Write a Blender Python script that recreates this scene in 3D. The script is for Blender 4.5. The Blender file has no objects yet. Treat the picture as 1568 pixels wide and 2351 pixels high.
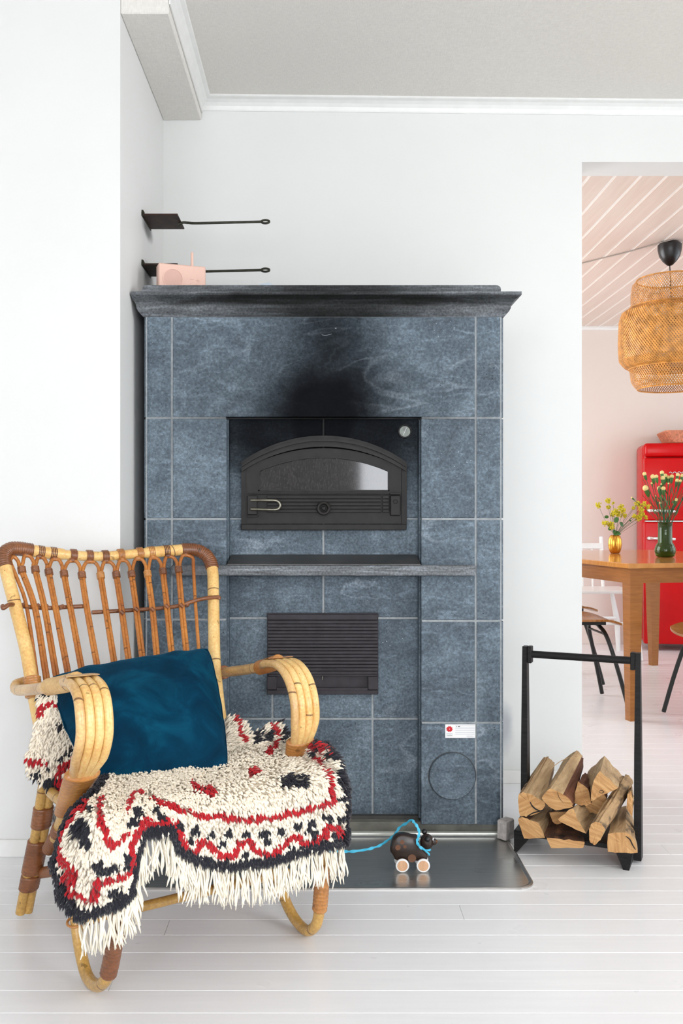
import bpy, bmesh, math, random
from mathutils import Vector, Matrix, noise
random.seed(7)
PI = math.pi
SC = bpy.context.scene
COL = SC.collection

# ------------------------------------------------------------------ camera, world, light, exposure
F = 2150.0            # focal length in pixels of the 1568 x 2351 frame
VX, VY = 738.0, 1180.0  # vanishing point of the depth direction
HC = 0.971            # camera height
cam_d = bpy.data.cameras.new('camera'); cam = bpy.data.objects.new('camera', cam_d); COL.objects.link(cam)
cam.location = (0, 0, HC); cam.rotation_euler = (PI/2, 0, 0)
cam_d.sensor_fit = 'AUTO'; cam_d.sensor_width = 36.0; cam_d.lens = F/2351*36
cam_d.shift_x = (784-VX)/2351; cam_d.shift_y = (VY-1175.5)/2351
cam_d.clip_start = 0.05
SC.camera = cam
SC.view_settings.view_transform = 'Standard'; SC.view_settings.look = 'None'
SC.view_settings.gamma = 1.0; SC.view_settings.use_curve_mapping = False
SC.view_settings.exposure = 0.07
W = bpy.data.worlds.new('sky'); SC.world = W; W.use_nodes = True
bg = W.node_tree.nodes['Background']; bg.inputs[0].default_value = (0.80, 0.89, 1.0, 1); bg.inputs[1].default_value = 3.0

def area(name, loc, rot, sx, sy, power, color):
    l = bpy.data.lights.new(name, 'AREA'); l.shape = 'RECTANGLE'; l.size = sx; l.size_y = sy
    l.energy = power; l.color = color
    o = bpy.data.objects.new(name, l); COL.objects.link(o); o.location = loc; o.rotation_euler = rot
    return o
# daylight through the windows behind the camera, in the right wall, and in the kitchen's left wall
area('daylight_rear_right', (0.95, -2.62, 1.45), (math.radians(58), 0, 0), 1.3, 1.5, 60, (0.96, 0.97, 1.0))
area('daylight_rear_left', (-1.35, -2.62, 1.45), (math.radians(58), 0, 0), 1.3, 1.5, 44, (0.96, 0.97, 1.0))
area('daylight_right', (3.30, 0.6, 1.45), (math.radians(62), 0, PI/2), 2.2, 1.5, 42, (1.0, 0.96, 0.90))
area('daylight_kitchen', (-0.72, 5.5, 1.45), (PI/2, 0, -PI/2), 1.9, 1.5, 38, (1.0, 0.97, 0.93))
area('daylight_kitchen_right', (4.32, 4.9, 1.45), (PI/2, 0, PI/2), 1.9, 1.4, 6, (1.0, 0.96, 0.92))

# ------------------------------------------------------------------ helpers
def P(px, py, d):          # a measured point of the place at depth d
    return Vector(((px-VX)*d/F, d, HC-(py-VY)*d/F))
def srgb(r, g, b):
    def c(x):
        x /= 255.0
        return x/12.92 if x <= 0.04045 else ((x+0.055)/1.055)**2.4
    return (c(r), c(g), c(b), 1)

class MB:
    def __init__(s): s.v = []; s.f = []; s.mi = []; s.a = []; s.c = []; s.cur = 0; s.lift = 0.0; s.col = None
    def add(s, verts, faces, vals=None):
        n = len(s.v)
        s.v += [Vector(p) for p in verts]
        s.f += [[i+n for i in f] for f in faces]
        s.mi += [s.cur]*len(faces)
        s.a += (vals if vals else [0.0]*len(verts))
        s.c += [s.col or (1, 1, 1, 1)]*len(verts)
        return n
    def box(s, x0, x1, y0, y1, z0, z1, bev=0.0, M=None):
        if bev <= 0:
            vs = [(x, y, z) for z in (z0, z1) for y in (y0, y1) for x in (x0, x1)]
            fs = [(0, 2, 3, 1), (4, 5, 7, 6), (0, 1, 5, 4), (2, 6, 7, 3), (0, 4, 6, 2), (1, 3, 7, 5)]
        else:
            bm = bmesh.new()
            bmesh.ops.create_cube(bm, size=1)
            for v in bm.verts:
                v.co = Vector(((x0+x1)/2+v.co.x*(x1-x0), (y0+y1)/2+v.co.y*(y1-y0), (z0+z1)/2+v.co.z*(z1-z0)))
            bmesh.ops.bevel(bm, geom=bm.edges[:], offset=bev, segments=1, affect='EDGES')
            bm.verts.ensure_lookup_table()
            vs = [v.co.copy() for v in bm.verts]; fs = [[v.index for v in f.verts] for f in bm.faces]
            bm.free()
        if M: vs = [M @ Vector(p) for p in vs]
        s.add(vs, fs)
    def prism(s, poly, vec, M=None):     # polygon (3D points) extruded along vec
        n = len(poly); vec = Vector(vec)
        a = [Vector(p) for p in poly]; b = [p+vec for p in a]
        vs = a+b
        if M: vs = [M @ p for p in vs]
        s.add(vs, [list(range(n))[::-1], list(range(n, 2*n))]+[[i, (i+1) % n, n+(i+1) % n, n+i] for i in range(n)])
    def loft(s, rings, cap=True, closed=True, vals=None):
        n = len(rings[0]); vs = [p for r in rings for p in r]; fs = []
        m = n if closed else n-1
        for k in range(len(rings)-1):
            for i in range(m):
                j = (i+1) % n
                fs.append([k*n+i, k*n+j, (k+1)*n+j, (k+1)*n+i])
        if cap and closed: fs.append(list(range(n))[::-1]); fs.append([(len(rings)-1)*n+i for i in range(n)])
        s.add(vs, fs, vals)
    def tube(s, pts, r, n=10, cap=True, ring=None):
        pts = [Vector(p) for p in pts]; N = len(pts)
        if N < 2: return
        rr = r if isinstance(r, (list, tuple)) else [r]*N
        T = []
        for i in range(N):
            t = pts[min(i+1, N-1)]-pts[max(i-1, 0)]
            T.append(t.normalized() if t.length > 1e-9 else Vector((0, 0, 1)))
        up = Vector((0, 0, 1)) if abs(T[0].z) < 0.9 else Vector((1, 0, 0))
        nx = T[0].cross(up).normalized()
        rings = []; vals = []; L = 0
        for i in range(N):
            nx = (nx-T[i]*nx.dot(T[i])); nx = nx.normalized() if nx.length > 1e-9 else T[i].orthogonal().normalized()
            ny = T[i].cross(nx)
            if i: L += (pts[i]-pts[i-1]).length
            rings.append([pts[i]+(nx*math.cos(2*PI*k/n)+ny*math.sin(2*PI*k/n))*rr[i] for k in range(n)])
            vals += [L]*n
        s.loft(rings, cap, True, vals)
    def lathe(s, prof, c, n=24, axis='z', cap=False, M=None):   # prof: (radius, along)
        rings = []
        c = Vector(c)
        for r, h in prof:
            ring = []
            for k in range(n):
                a = 2*PI*k/n
                if axis == 'z': p = Vector((r*math.cos(a), r*math.sin(a), h))
                elif axis == 'y': p = Vector((r*math.cos(a), h, r*math.sin(a)))
                else: p = Vector((h, r*math.cos(a), r*math.sin(a)))
                if M: p = M @ p
                ring.append(c+p)
            rings.append(ring)
        s.loft(rings, cap)
    def ball(s, c, r, n=8, m=6, sc=(1, 1, 1)):
        c = Vector(c); rings = []
        for i in range(1, m):
            t = PI*i/m
            rings.append([c+Vector((r*sc[0]*math.sin(t)*math.cos(2*PI*k/n), r*sc[1]*math.sin(t)*math.sin(2*PI*k/n), r*sc[2]*math.cos(t))) for k in range(n)])
        vs = [p for g in rings for p in g]+[c+Vector((0, 0, r*sc[2])), c-Vector((0, 0, r*sc[2]))]
        fs = []
        for k in range(m-2):
            for i in range(n):
                j = (i+1) % n; fs.append([k*n+i, (k+1)*n+i, (k+1)*n+j, k*n+j])
        T, B = len(vs)-2, len(vs)-1
        for i in range(n):
            j = (i+1) % n
            fs.append([T, i, j]); fs.append([B, (m-2)*n+j, (m-2)*n+i])
        s.add(vs, fs)
    def grid(s, pts, nu, nv, closed=False):
        fs = []
        for j in range(nv-1):
            for i in range(nu-1):
                fs.append([j*nu+i, j*nu+i+1, (j+1)*nu+i+1, (j+1)*nu+i])
        s.add(pts, fs)
    def build(s, name, mats, parent=None, smooth=False, attr=False, colattr=False, ang=40):
        org = wloc(parent)
        me = bpy.data.meshes.new(name)
        me.from_pydata([tuple(p-org) for p in s.v], [], s.f)
        if not isinstance(mats, (list, tuple)): mats = [mats]
        for m in mats: me.materials.append(m)
        if len(mats) > 1: me.polygons.foreach_set('material_index', s.mi)
        if attr:
            at = me.attributes.new('len', 'FLOAT', 'POINT'); at.data.foreach_set('value', s.a)
        if colattr:
            at = me.attributes.new('tint', 'FLOAT_COLOR', 'POINT'); at.data.foreach_set('color', [x for c in s.c for x in c])
        me.validate(); me.update()
        bm = bmesh.new(); bm.from_mesh(me); bmesh.ops.recalc_face_normals(bm, faces=bm.faces[:]) if len(bm.faces) < 150000 else None
        bm.to_mesh(me); bm.free()
        if smooth:
            me.polygons.foreach_set('use_smooth', [True]*len(me.polygons))
            if ang < 180: me.set_sharp_from_angle(angle=math.radians(ang))
        o = bpy.data.objects.new(name, me); COL.objects.link(o)
        if parent: o.parent = parent
        return o
ORG = {}
def wloc(o):
    if o is None: return Vector((0, 0, 0))
    t = Vector((0, 0, 0))
    while o: t += o.location; o = o.parent
    return t
def thing(name, loc, label, cat, group=None):
    o = bpy.data.objects.new(name, None); COL.objects.link(o); o.location = loc; o.empty_display_size = 0.05
    return tag(o, label, cat, group)
def tag(o, label=None, cat=None, group=None, kind=None):
    if label: o['label'] = label
    if cat: o['category'] = cat
    if group: o['group'] = group
    if kind: o['kind'] = kind
    return o
def struct(o, label=None): o['kind'] = 'structure'; return tag(o, label)
def crom(pts, n=8):
    pts = [Vector(p) for p in pts]; out = []
    for i in range(len(pts)-1):
        p0 = pts[max(i-1, 0)]; p1 = pts[i]; p2 = pts[i+1]; p3 = pts[min(i+2, len(pts)-1)]
        for k in range(n):
            t = k/n
            out.append(0.5*((2*p1)+(p2-p0)*t+(2*p0-5*p1+4*p2-p3)*t*t+(3*p1-p0-3*p2+p3)*t**3))
    out.append(pts[-1]); return out
def resample(pts, n):
    L = [0]
    for a, b in zip(pts, pts[1:]): L.append(L[-1]+(Vector(b)-Vector(a)).length)
    out = []; j = 0
    for k in range(n):
        t = L[-1]*k/(n-1)
        while j < len(L)-2 and L[j+1] < t: j += 1
        f = (t-L[j])/max(L[j+1]-L[j], 1e-9); out.append(Vector(pts[j]).lerp(Vector(pts[j+1]), min(f, 1)))
    return out
def sub(pts, a, b, n):     # part of a path between fractions a..b
    full = resample(pts, 200)
    i0, i1 = a*199, b*199
    out = []
    for k in range(n):
        t = i0+(i1-i0)*k/(n-1); i = min(int(t), 198); out.append(full[i].lerp(full[i+1], t-i))
    return out

# ------------------------------------------------------------------ materials
class NT:
    def __init__(s, name):
        s.m = bpy.data.materials.new(name); s.m.use_nodes = True; s.t = s.m.node_tree; s.n = s.t.nodes
        s.b = s.n['Principled BSDF']
    def new(s, typ, **kw):
        n = s.n.new(typ)
        for k, v in kw.items(): setattr(n, k, v)
        return n
    def put(s, node, idx, val):
        if hasattr(val, 'is_linked') or isinstance(val, bpy.types.NodeSocket): s.t.links.new(val, node.inputs[idx])
        elif val is not None: node.inputs[idx].default_value = val
    def math(s, op, a, b=None, c=None, clamp=False):
        n = s.new('ShaderNodeMath', operation=op); n.use_clamp = clamp
        s.put(n, 0, a)
        if b is not None: s.put(n, 1, b)
        if c is not None: s.put(n, 2, c)
        return n.outputs[0]
    def noise(s, vec, scale, detail=4, rough=0.55, dist=0):
        n = s.new('ShaderNodeTexNoise'); s.put(n, 'Vector', vec); n.inputs['Scale'].default_value = scale
        n.inputs['Detail'].default_value = detail; n.inputs['Roughness'].default_value = rough
        n.inputs['Distortion'].default_value = dist
        return n.outputs[0]
    def ramp(s, fac, stops):
        n = s.new('ShaderNodeValToRGB'); s.put(n, 0, fac)
        e = n.color_ramp.elements
        while len(e) < len(stops): e.new(0.5)
        for i, (p, c) in enumerate(stops):
            e[i].position = p; e[i].color = c if len(c) == 4 else (*c, 1)
        return n.outputs[0]
    def mix(s, fac, a, b, blend='MIX'):
        n = s.new('ShaderNodeMix', data_type='RGBA', blend_type=blend)
        s.put(n, 0, fac); s.put(n, 6, a); s.put(n, 7, b); return n.outputs[2]
    def mapping(s, vec, scale=(1, 1, 1), rot=(0, 0, 0), loc=(0, 0, 0)):
        n = s.new('ShaderNodeMapping'); s.put(n, 0, vec)
        n.inputs['Location'].default_value = loc; n.inputs['Rotation'].default_value = rot; n.inputs['Scale'].default_value = scale
        return n.outputs[0]
    def pos(s): return s.new('ShaderNodeNewGeometry').outputs['Position']
    def obj(s): return s.new('ShaderNodeTexCoord').outputs['Object']
    def bump(s, h, strength=0.3, dist=0.002):
        n = s.new('ShaderNodeBump'); n.inputs['Strength'].default_value = strength; n.inputs['Distance'].default_value = dist
        s.put(n, 'Height', h); s.t.links.new(n.outputs[0], s.b.inputs['Normal']); return n
    def fin(s, color=None, rough=None, metal=None, **kw):
        if color is not None: s.put(s.b, 'Base Color', color)
        if rough is not None: s.put(s.b, 'Roughness', rough)
        if metal is not None: s.put(s.b, 'Metallic', metal)
        for k, v in kw.items(): s.put(s.b, k.replace('_', ' '), v)
        return s.m
    def blob(s, pos, c, r, soft=0.5, nz=0.0, nscale=8):   # stain mask 0..1 about c with radii r
        m = s.mapping(pos, scale=(1/r[0], 1/r[1], 1/r[2]), loc=(-c[0]/r[0], -c[1]/r[1], -c[2]/r[2]))
        l = s.new('ShaderNodeVectorMath', operation='LENGTH'); s.put(l, 0, m)
        v = l.outputs['Value']
        if nz: v = s.math('ADD', v, s.math('MULTIPLY', s.math('SUBTRACT', s.noise(pos, nscale, 5), 0.5), nz))
        n = s.new('ShaderNodeMapRange', interpolation_type='SMOOTHSTEP')
        s.put(n, 0, v); n.inputs[1].default_value = 1-soft; n.inputs[2].default_value = 1+soft*0.3
        n.inputs[3].default_value = 1; n.inputs[4].default_value = 0
        return n.outputs[0]

def plain(name, c, rough=0.5, metal=0, var=0.06, scale=20, bump=0, **kw):
    t = NT(name); p = t.obj(); n = t.noise(p, scale, 4)
    dk = tuple(x*(1-var*2) for x in c[:3])+(1,); lt = tuple(min(x*(1+var), 1) for x in c[:3])+(1,)
    col = t.ramp(n, [(0.3, dk), (0.7, lt)])
    if bump: t.bump(n, bump)
    return t.fin(col, rough, metal, **kw)

def m_wall(name, base, stains=()):
    t = NT(name); p = t.pos()
    n = t.noise(p, 2.2, 5); c = t.ramp(n, [(0.3, tuple(x*0.97 for x in base[:3])), (0.7, base[:3])])
    for (cc, rr, col, k, nz) in stains:
        c = t.mix(t.math('MULTIPLY', t.blob(p, cc, rr, 0.7, nz, 14), k), c, col)
    t.bump(t.noise(p, 60, 4), 0.08, 0.002)
    return t.fin(c, 0.6)
WALL = (0.86, 0.86, 0.84, 1)
SOOT = (0.03, 0.027, 0.025, 1)
M_wall_left = m_wall('white_plaster_left', (0.80, 0.80, 0.79, 1), [
    ((-0.5715, 3.08, 1.905), (0.03, 0.10, 0.035), SOOT, 0.75, 0.7),
    ((-0.5715, 3.12, 1.70), (0.03, 0.12, 0.10), SOOT, 0.45, 0.7),
    ((-0.5715, 3.09, 1.75), (0.03, 0.09, 0.05), SOOT, 0.75, 0.6)])
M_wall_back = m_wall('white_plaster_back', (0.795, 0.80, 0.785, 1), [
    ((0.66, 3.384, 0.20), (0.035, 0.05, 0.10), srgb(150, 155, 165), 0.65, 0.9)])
M_wall = m_wall('white_plaster', WALL)
M_kwall = m_wall('kitchen_plaster', (0.80, 0.72, 0.66, 1))
def m_ceil():
    t = NT('woven_ceiling_paper'); p = t.pos()
    a = t.noise(t.mapping(p, scale=(420, 60, 60)), 1, 2); b = t.noise(t.mapping(p, scale=(60, 420, 60)), 1, 2)
    w = t.math('ADD', a, b); t.bump(w, 0.35, 0.002)
    c = t.ramp(t.math('MULTIPLY', w, 0.5), [(0.35, (0.72, 0.695, 0.65)), (0.65, (0.82, 0.795, 0.745))])
    return t.fin(c, 0.75)
M_ceil = m_ceil()
M_trim = plain('white_trim_paint', (0.85, 0.85, 0.83, 1), 0.35, var=0.02)
def m_floor():
    t = NT('white_painted_board'); p = t.pos()
    n = t.noise(t.mapping(p, scale=(1.5, 20, 20)), 3, 5)
    r = t.new('ShaderNodeObjectInfo').outputs['Random']
    c = t.ramp(n, [(0.25, (0.85, 0.85, 0.865)), (0.75, (0.90, 0.90, 0.91))])
    c = t.mix(t.math('MULTIPLY', r, 0.35), c, (0.84, 0.84, 0.865, 1))
    t.bump(n, 0.05, 0.001)
    return t.fin(c, t.ramp(t.noise(p, 6, 3), [(0.3, (0.27,)*3), (0.7, (0.33,)*3)]))
M_floor = m_floor()

def m_stone(name, soot=True, light=1.0):
    t = NT(name); p0 = t.pos()
    info = t.new('ShaderNodeObjectInfo').outputs['Random']
    off = t.new('ShaderNodeCombineXYZ')
    t.put(off, 0, t.math('MULTIPLY', info, 7.3)); t.put(off, 2, t.math('MULTIPLY', info, 3.1))
    va = t.new('ShaderNodeVectorMath', operation='ADD'); t.put(va, 0, p0); t.put(va, 1, off.outputs[0]); p = va.outputs[0]
    big = t.noise(p, 5, 8, 0.68, 0.6)
    c = t.ramp(big, [(0.25, srgb(*[x*light for x in (64, 73, 83)])), (0.5, srgb(*[x*light for x in (88, 101, 112)])), (0.75, srgb(*[x*light for x in (122, 137, 148)]))])
    # directional streaks
    st = t.noise(t.mapping(p, scale=(4, 4, 16), rot=(0, 0.5, 0)), 2.5, 7, 0.65, 1.2)
    c = t.mix(t.ramp(st, [(0.52, (0, 0, 0)), (0.80, (0.6,)*3)]), c, srgb(140, 156, 170))
    # talc veins
    vn = t.noise(t.mapping(p, scale=(1.2, 1.2, 3.2), rot=(0, 0.6, 0)), 1.8, 3, 0.5, 0.9)
    v = t.math('ABSOLUTE', t.math('SUBTRACT', vn, 0.5))
    vm = t.ramp(t.noise(p, 3.0, 2), [(0.52, (0, 0, 0)), (0.68, (1, 1, 1))])
    c = t.mix(t.math('MULTIPLY', t.ramp(v, [(0.0, (0.40,)*3), (0.022, (0, 0, 0))]), vm), c, srgb(180, 194, 206))
    # fine speckle
    sp = t.noise(p, 150, 3, 0.7)
    c = t.mix(0.55, c, t.ramp(sp, [(0.30, (0.10,)*3), (0.5, (0.47,)*3), (0.70, (0.98,)*3)]), 'OVERLAY')
    pit = t.new('ShaderNodeTexVoronoi'); t.put(pit, 'Vector', p); pit.inputs['Scale'].default_value = 60
    dk = t.math('LESS_THAN', t.math('ADD', pit.outputs['Distance'], t.math('MULTIPLY', t.noise(p, 7, 2), 0.55)), 0.32)
    c = t.mix(t.math('MULTIPLY', dk, 0.75), c, srgb(38, 44, 52))
    lt = t.new('ShaderNodeTexVoronoi'); t.put(lt, 'Vector', t.mapping(p, loc=(3, 1, 2))); lt.inputs['Scale'].default_value = 75
    lk = t.math('LESS_THAN', t.math('ADD', lt.outputs['Distance'], t.math('MULTIPLY', t.noise(p, 5, 2), 0.5)), 0.27)
    c = t.mix(t.math('MULTIPLY', lk, 0.6), c, srgb(205, 215, 225))
    if soot:
        k = t.blob(p0, (0.015, 2.86, 1.28), (0.30, 0.4, 0.37), 0.75, 0.45, 6)
        k2 = t.blob(p0, (0.03, 2.83, 1.46), (0.20, 0.4, 0.36), 0.95, 0.6, 6)
        k3 = t.blob(p0, (0.0, 2.90, 1.24), (0.50, 0.4, 0.27), 0.6, 0.2, 7)
        k5 = t.blob(p0, (0.0, 2.83, 1.34), (0.50, 0.4, 0.20), 1.0, 0.6, 5)
        k4 = t.blob(p0, (0.03, 2.80, 1.60), (0.42, 0.3, 0.05), 0.9, 0.4, 8)
        kk = t.math('MAXIMUM', t.math('MAXIMUM', k, t.math('MULTIPLY', k2, 0.92)), t.math('MAXIMUM', t.math('MULTIPLY', k4, 0.85), t.math('MULTIPLY', k5, 0.6)))
        # recessed stone round the oven door is blackened: only on the recessed plane
        sx = t.new('ShaderNodeSeparateXYZ'); t.put(sx, 0, p0)
        deep = t.math('GREATER_THAN', sx.outputs[1], 2.87)
        kk = t.math('MAXIMUM', kk, t.math('MULTIPLY', t.math('MULTIPLY', k3, deep), 0.97))
        c = t.mix(t.math('MULTIPLY', kk, 0.985), c, (0.003, 0.003, 0.004, 1))
        t.put(t.b, 'Specular IOR Level', t.math('MULTIPLY_ADD', kk, -0.24, 0.27))
        # general warm grime
    t.bump(t.math('ADD', sp, t.math('MULTIPLY', dk, -1.2)), 0.4, 0.0018)
    return t.fin(c, t.ramp(big, [(0.3, (0.5,)*3), (0.7, (0.62,)*3)]))
M_stone = m_stone('soapstone')
def m_corn():
    t = NT('soapstone_moulding'); p = t.pos()
    n = t.noise(t.mapping(p, scale=(2.5, 8, 30)), 2.5, 7, 0.62, 0.6)
    c = t.ramp(n, [(0.25, srgb(66, 66, 68)), (0.5, srgb(104, 108, 112)), (0.75, srgb(150, 156, 164))])
    c = t.mix(0.6, c, t.ramp(t.noise(p, 160, 3), [(0.3, (0.15,)*3), (0.7, (0.85,)*3)]), 'OVERLAY')
    k = t.blob(p, (0.04, 2.80, 1.60), (0.50, 0.4, 0.2), 0.9, 0.5, 7)
    k2 = t.blob(p, (0.04, 2.80, 1.612), (0.7, 0.4, 0.028), 0.6, 0.4, 9)
    kk = t.math('MAXIMUM', t.math('MULTIPLY', k, 0.92), t.math('MULTIPLY', k2, 0.95))
    c = t.mix(t.math('MULTIPLY', kk, 0.97), c, (0.005, 0.005, 0.004, 1))
    t.put(t.b, 'Specular IOR Level', t.math('MULTIPLY_ADD', kk, -0.25, 0.3))
    t.bump(n, 0.3, 0.002)
    return t.fin(c, 0.5)
M_corn = m_corn()
def m_grout():
    t = NT('pale_grout'); p = t.pos()
    c = t.ramp(t.noise(p, 60, 3), [(0.3, srgb(136, 141, 144)), (0.7, srgb(164, 170, 173))])
    a = t.blob(p, (0.015, 2.86, 1.30), (0.36, 0.6, 0.34), 0.8, 0.4, 6)
    b = t.blob(p, (0.0, 2.90, 1.24), (0.52, 0.5, 0.27), 0.6, 0.2, 7)
    return t.fin(t.mix(t.math('MULTIPLY', t.math('MAXIMUM', a, t.math('MULTIPLY', b, 0.75)), 0.97), c, (0.004, 0.004, 0.004, 1)), 0.8)
M_grout = m_grout()
M_plinth = plain('grimy_plinth', srgb(112, 112, 104), 0.8, var=0.25, scale=14, bump=0.3)
M_plinthd = plain('dark_plinth', srgb(70, 70, 68), 0.7, var=0.2, scale=12)
M_iron = plain('cast_iron_black', srgb(36, 34, 33), 0.5, 0.0, var=0.15, scale=35, bump=0.12, Specular_IOR_Level=0.25)
M_iron2 = plain('cast_iron_hatch', srgb(60, 57, 61), 0.55, 0.0, var=0.10, scale=35, bump=0.1, Specular_IOR_Level=0.2)
M_ledge = plain('sooty_sheet_steel', srgb(84, 82, 80), 0.4, 0.5, var=0.18, scale=9)
M_steelh = plain('worn_nickel', srgb(135, 132, 120), 0.32, 0.9, var=0.15, scale=40)
def m_hearth():
    t = NT('brushed_dark_steel'); p = t.pos()
    n = t.noise(t.mapping(p, scale=(2, 90, 2)), 3, 4)
    c = t.ramp(n, [(0.3, srgb(176, 174, 170)), (0.7, srgb(198, 196, 192))])
    return t.fin(c, t.ramp(t.noise(p, 5, 4), [(0.3, (0.26,)*3), (0.7, (0.34,)*3)]), 0.9)
M_hearth = m_hearth()
M_alu = plain('bright_aluminium', srgb(235, 238, 232), 0.3, 0.6, var=0.03)
def m_glass():
    t = NT('oven_glass_sooty'); p = t.pos()
    n = t.noise(t.mapping(p, scale=(90, 1, 26)), 3, 4)
    c = t.ramp(n, [(0.35, (0.002, 0.002, 0.003)), (0.8, (0.03, 0.026, 0.026))])
    return t.fin(c, 0.06, 0.0, Specular_IOR_Level=0.55)
M_glass = m_glass()

def m_rattan(name, lo, hi, node=True, streak=True, rough=0.32):
    t = NT(name)
    a = t.new('ShaderNodeAttribute', attribute_name='len').outputs['Fac']
    rnd = t.new('ShaderNodeObjectInfo').outputs['Random']
    p = t.obj()
    n = t.noise(p, 9, 5); c = t.ramp(n, [(0.3, lo), (0.7, hi)])
    f = t.noise(p, 160, 3)
    c = t.mix(0.35, c, t.ramp(f, [(0.3, (0.2,)*3), (0.7, (0.8,)*3)]), 'OVERLAY')
    sp = t.math('GREATER_THAN', t.noise(p, 45, 2), 0.70)
    c = t.mix(t.math('MULTIPLY', sp, 0.6), c, tuple(x*0.35 for x in lo[:3])+(1,))
    if node:
        s = t.math('ADD', a, t.math('MULTIPLY', rnd, 0.3))
        s = t.math('ADD', s, t.math('MULTIPLY', t.noise(p, 3, 1), 0.12))
        fr = t.math('FRACT', t.math('DIVIDE', s, 0.21))
        k = t.math('LESS_THAN', t.math('ABSOLUTE', t.math('SUBTRACT', fr, 0.5)), 0.008)
        c = t.mix(t.math('MULTIPLY', k, 0.8), c, srgb(92, 52, 22))
    t.bump(f, 0.15, 0.001)
    return t.fin(c, rough, 0, Coat_Weight=0.25, Coat_Roughness=0.2)
M_pole = m_rattan('blond_rattan_pole', srgb(222, 172, 96), srgb(244, 210, 144))
M_leg = m_rattan('olive_rattan_pole', srgb(168, 128, 62), srgb(208, 164, 92))
M_slat = m_rattan('amber_rattan_cane', srgb(150, 82, 28), srgb(196, 126, 54))
M_wrapd = m_rattan('dark_cane_binding', srgb(98, 54, 28), srgb(150, 94, 56), node=False, rough=0.3)
M_wrapl = m_rattan('amber_cane_binding', srgb(160, 98, 44), srgb(200, 140, 76), node=False, rough=0.3)
M_arm = m_rattan('worn_rattan_armrest', srgb(190, 146, 92), srgb(232, 192, 130))

def m_velvet():
    t = NT('teal_velvet'); p = t.pos()
    n = t.noise(p, 9, 6, 0.6, 0.8); c = t.ramp(n, [(0.25, srgb(0, 34, 54)), (0.5, srgb(0, 52, 78)), (0.8, srgb(8, 84, 112))])
    t.bump(t.noise(p, 10, 5), 0.5, 0.012)
    return t.fin(c, 0.85, 0, Specular_IOR_Level=0.1, Sheen_Weight=0.18, Sheen_Roughness=0.35, Sheen_Tint=srgb(40, 140, 180))
M_velvet = m_velvet()
def m_wool():
    t = NT('dyed_wool'); a = t.new('ShaderNodeAttribute', attribute_name='tint').outputs['Color']
    n = t.noise(t.pos(), 350, 2)
    c = t.mix(0.25, a, t.ramp(n, [(0.3, (0.25,)*3), (0.7, (0.75,)*3)]), 'OVERLAY')
    return t.fin(c, 0.9, 0, Sheen_Weight=0.15)
M_wool = m_wool()
M_fringe = plain('cream_wool_yarn', srgb(250, 240, 222), 0.9, var=0.08, scale=60)

def m_wood(name, lo, hi, sc=(6, 6, 60), rough=0.6, pos=False):
    t = NT(name); p = t.pos() if pos else t.obj()
    n = t.noise(t.mapping(p, scale=sc), 3, 5, 0.6, 0.4)
    c = t.ramp(n, [(0.3, lo), (0.7, hi)])
    t.bump(n, 0.25, 0.002)
    return t.fin(c, rough)
M_black = m_wood('black_stained_wood', srgb(10, 10, 12), srgb(34, 32, 32), (8, 8, 60), 0.5, True); M_black.node_tree.nodes['Principled BSDF'].inputs['Specular IOR Level'].default_value = 0.25
# firewood: grain runs along the log axis, 25 degrees off the depth direction
def m_log(name, lo, hi, freq=55, spots=None, bump=0.5):
    t = NT(name); p = t.pos()
    q = t.mapping(p, rot=(0, 0, math.radians(25)))
    n = t.noise(t.mapping(q, scale=(freq, 5, freq)), 1, 6, 0.65, 0.5)
    c = t.ramp(n, [(0.3, lo), (0.7, hi)])
    if spots:
        c = t.mix(t.ramp(t.noise(p, 22, 6, 0.65), [(0.48, (0, 0, 0)), (0.62, (0.9,)*3)]), c, spots)
    t.bump(n, bump, 0.004)
    return t.fin(c, 0.75)
M_split = m_log('split_birch_wood', srgb(150, 118, 82), srgb(208, 178, 136))
M_bark = m_log('grey_birch_bark', srgb(150, 118, 84), srgb(196, 164, 122), 30, srgb(70, 58, 50))
M_barkd = m_log('dark_burnt_bark', srgb(40, 26, 20), srgb(132, 88, 62), 34, srgb(20, 15, 13), 1.0)
M_barkr = m_log('red_brown_bark', srgb(66, 36, 24), srgb(128, 78, 52), 40, None, 0.9)
def m_end():
    t = NT('sawn_log_end'); p = t.pos(); r = t.new('ShaderNodeObjectInfo').outputs['Random']
    q = t.new('ShaderNodeVectorRotate', rotation_type='Y_AXIS'); t.put(q, 'Vector', p); t.put(q, 'Angle', t.math('MULTIPLY', r, 2.2))
    n = t.noise(t.mapping(q.outputs[0], scale=(110, 8, 9)), 1, 4, 0.6, 0.6)
    c = t.ramp(n, [(0.3, srgb(176, 124, 72)), (0.7, srgb(218, 172, 116))])
    t.bump(n, 0.25, 0.002)
    return t.fin(c, 0.7)
M_end = m_end()
M_oak = m_wood('oak_table', srgb(138, 84, 32), srgb(166, 106, 48), (3, 3, 40), 0.3)  # legs and aprons: shade put into the colour, darker than the top
M_oaktop = m_wood('varnished_table_top', srgb(186, 124, 62), srgb(208, 148, 84), (3, 30, 3), 0.10)
M_ply = m_wood('bent_plywood_seat', srgb(150, 92, 40), srgb(188, 128, 66), (30, 4, 4), 0.25)
M_tube = plain('black_steel_tube', srgb(36, 38, 38), 0.35, 0.3, var=0.05)
M_whitep = plain('white_chair_paint', (0.85, 0.85, 0.83, 1), 0.3, var=0.02)
M_red = plain('red_enamel', srgb(196, 0, 6), 0.25, 0, var=0.02, Specular_IOR_Level=0.3)
M_chrome = plain('chrome', (0.85, 0.85, 0.86, 1), 0.12, 1.0, var=0.02)
M_rubber = plain('black_rubber', srgb(20, 20, 22), 0.6)
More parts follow.
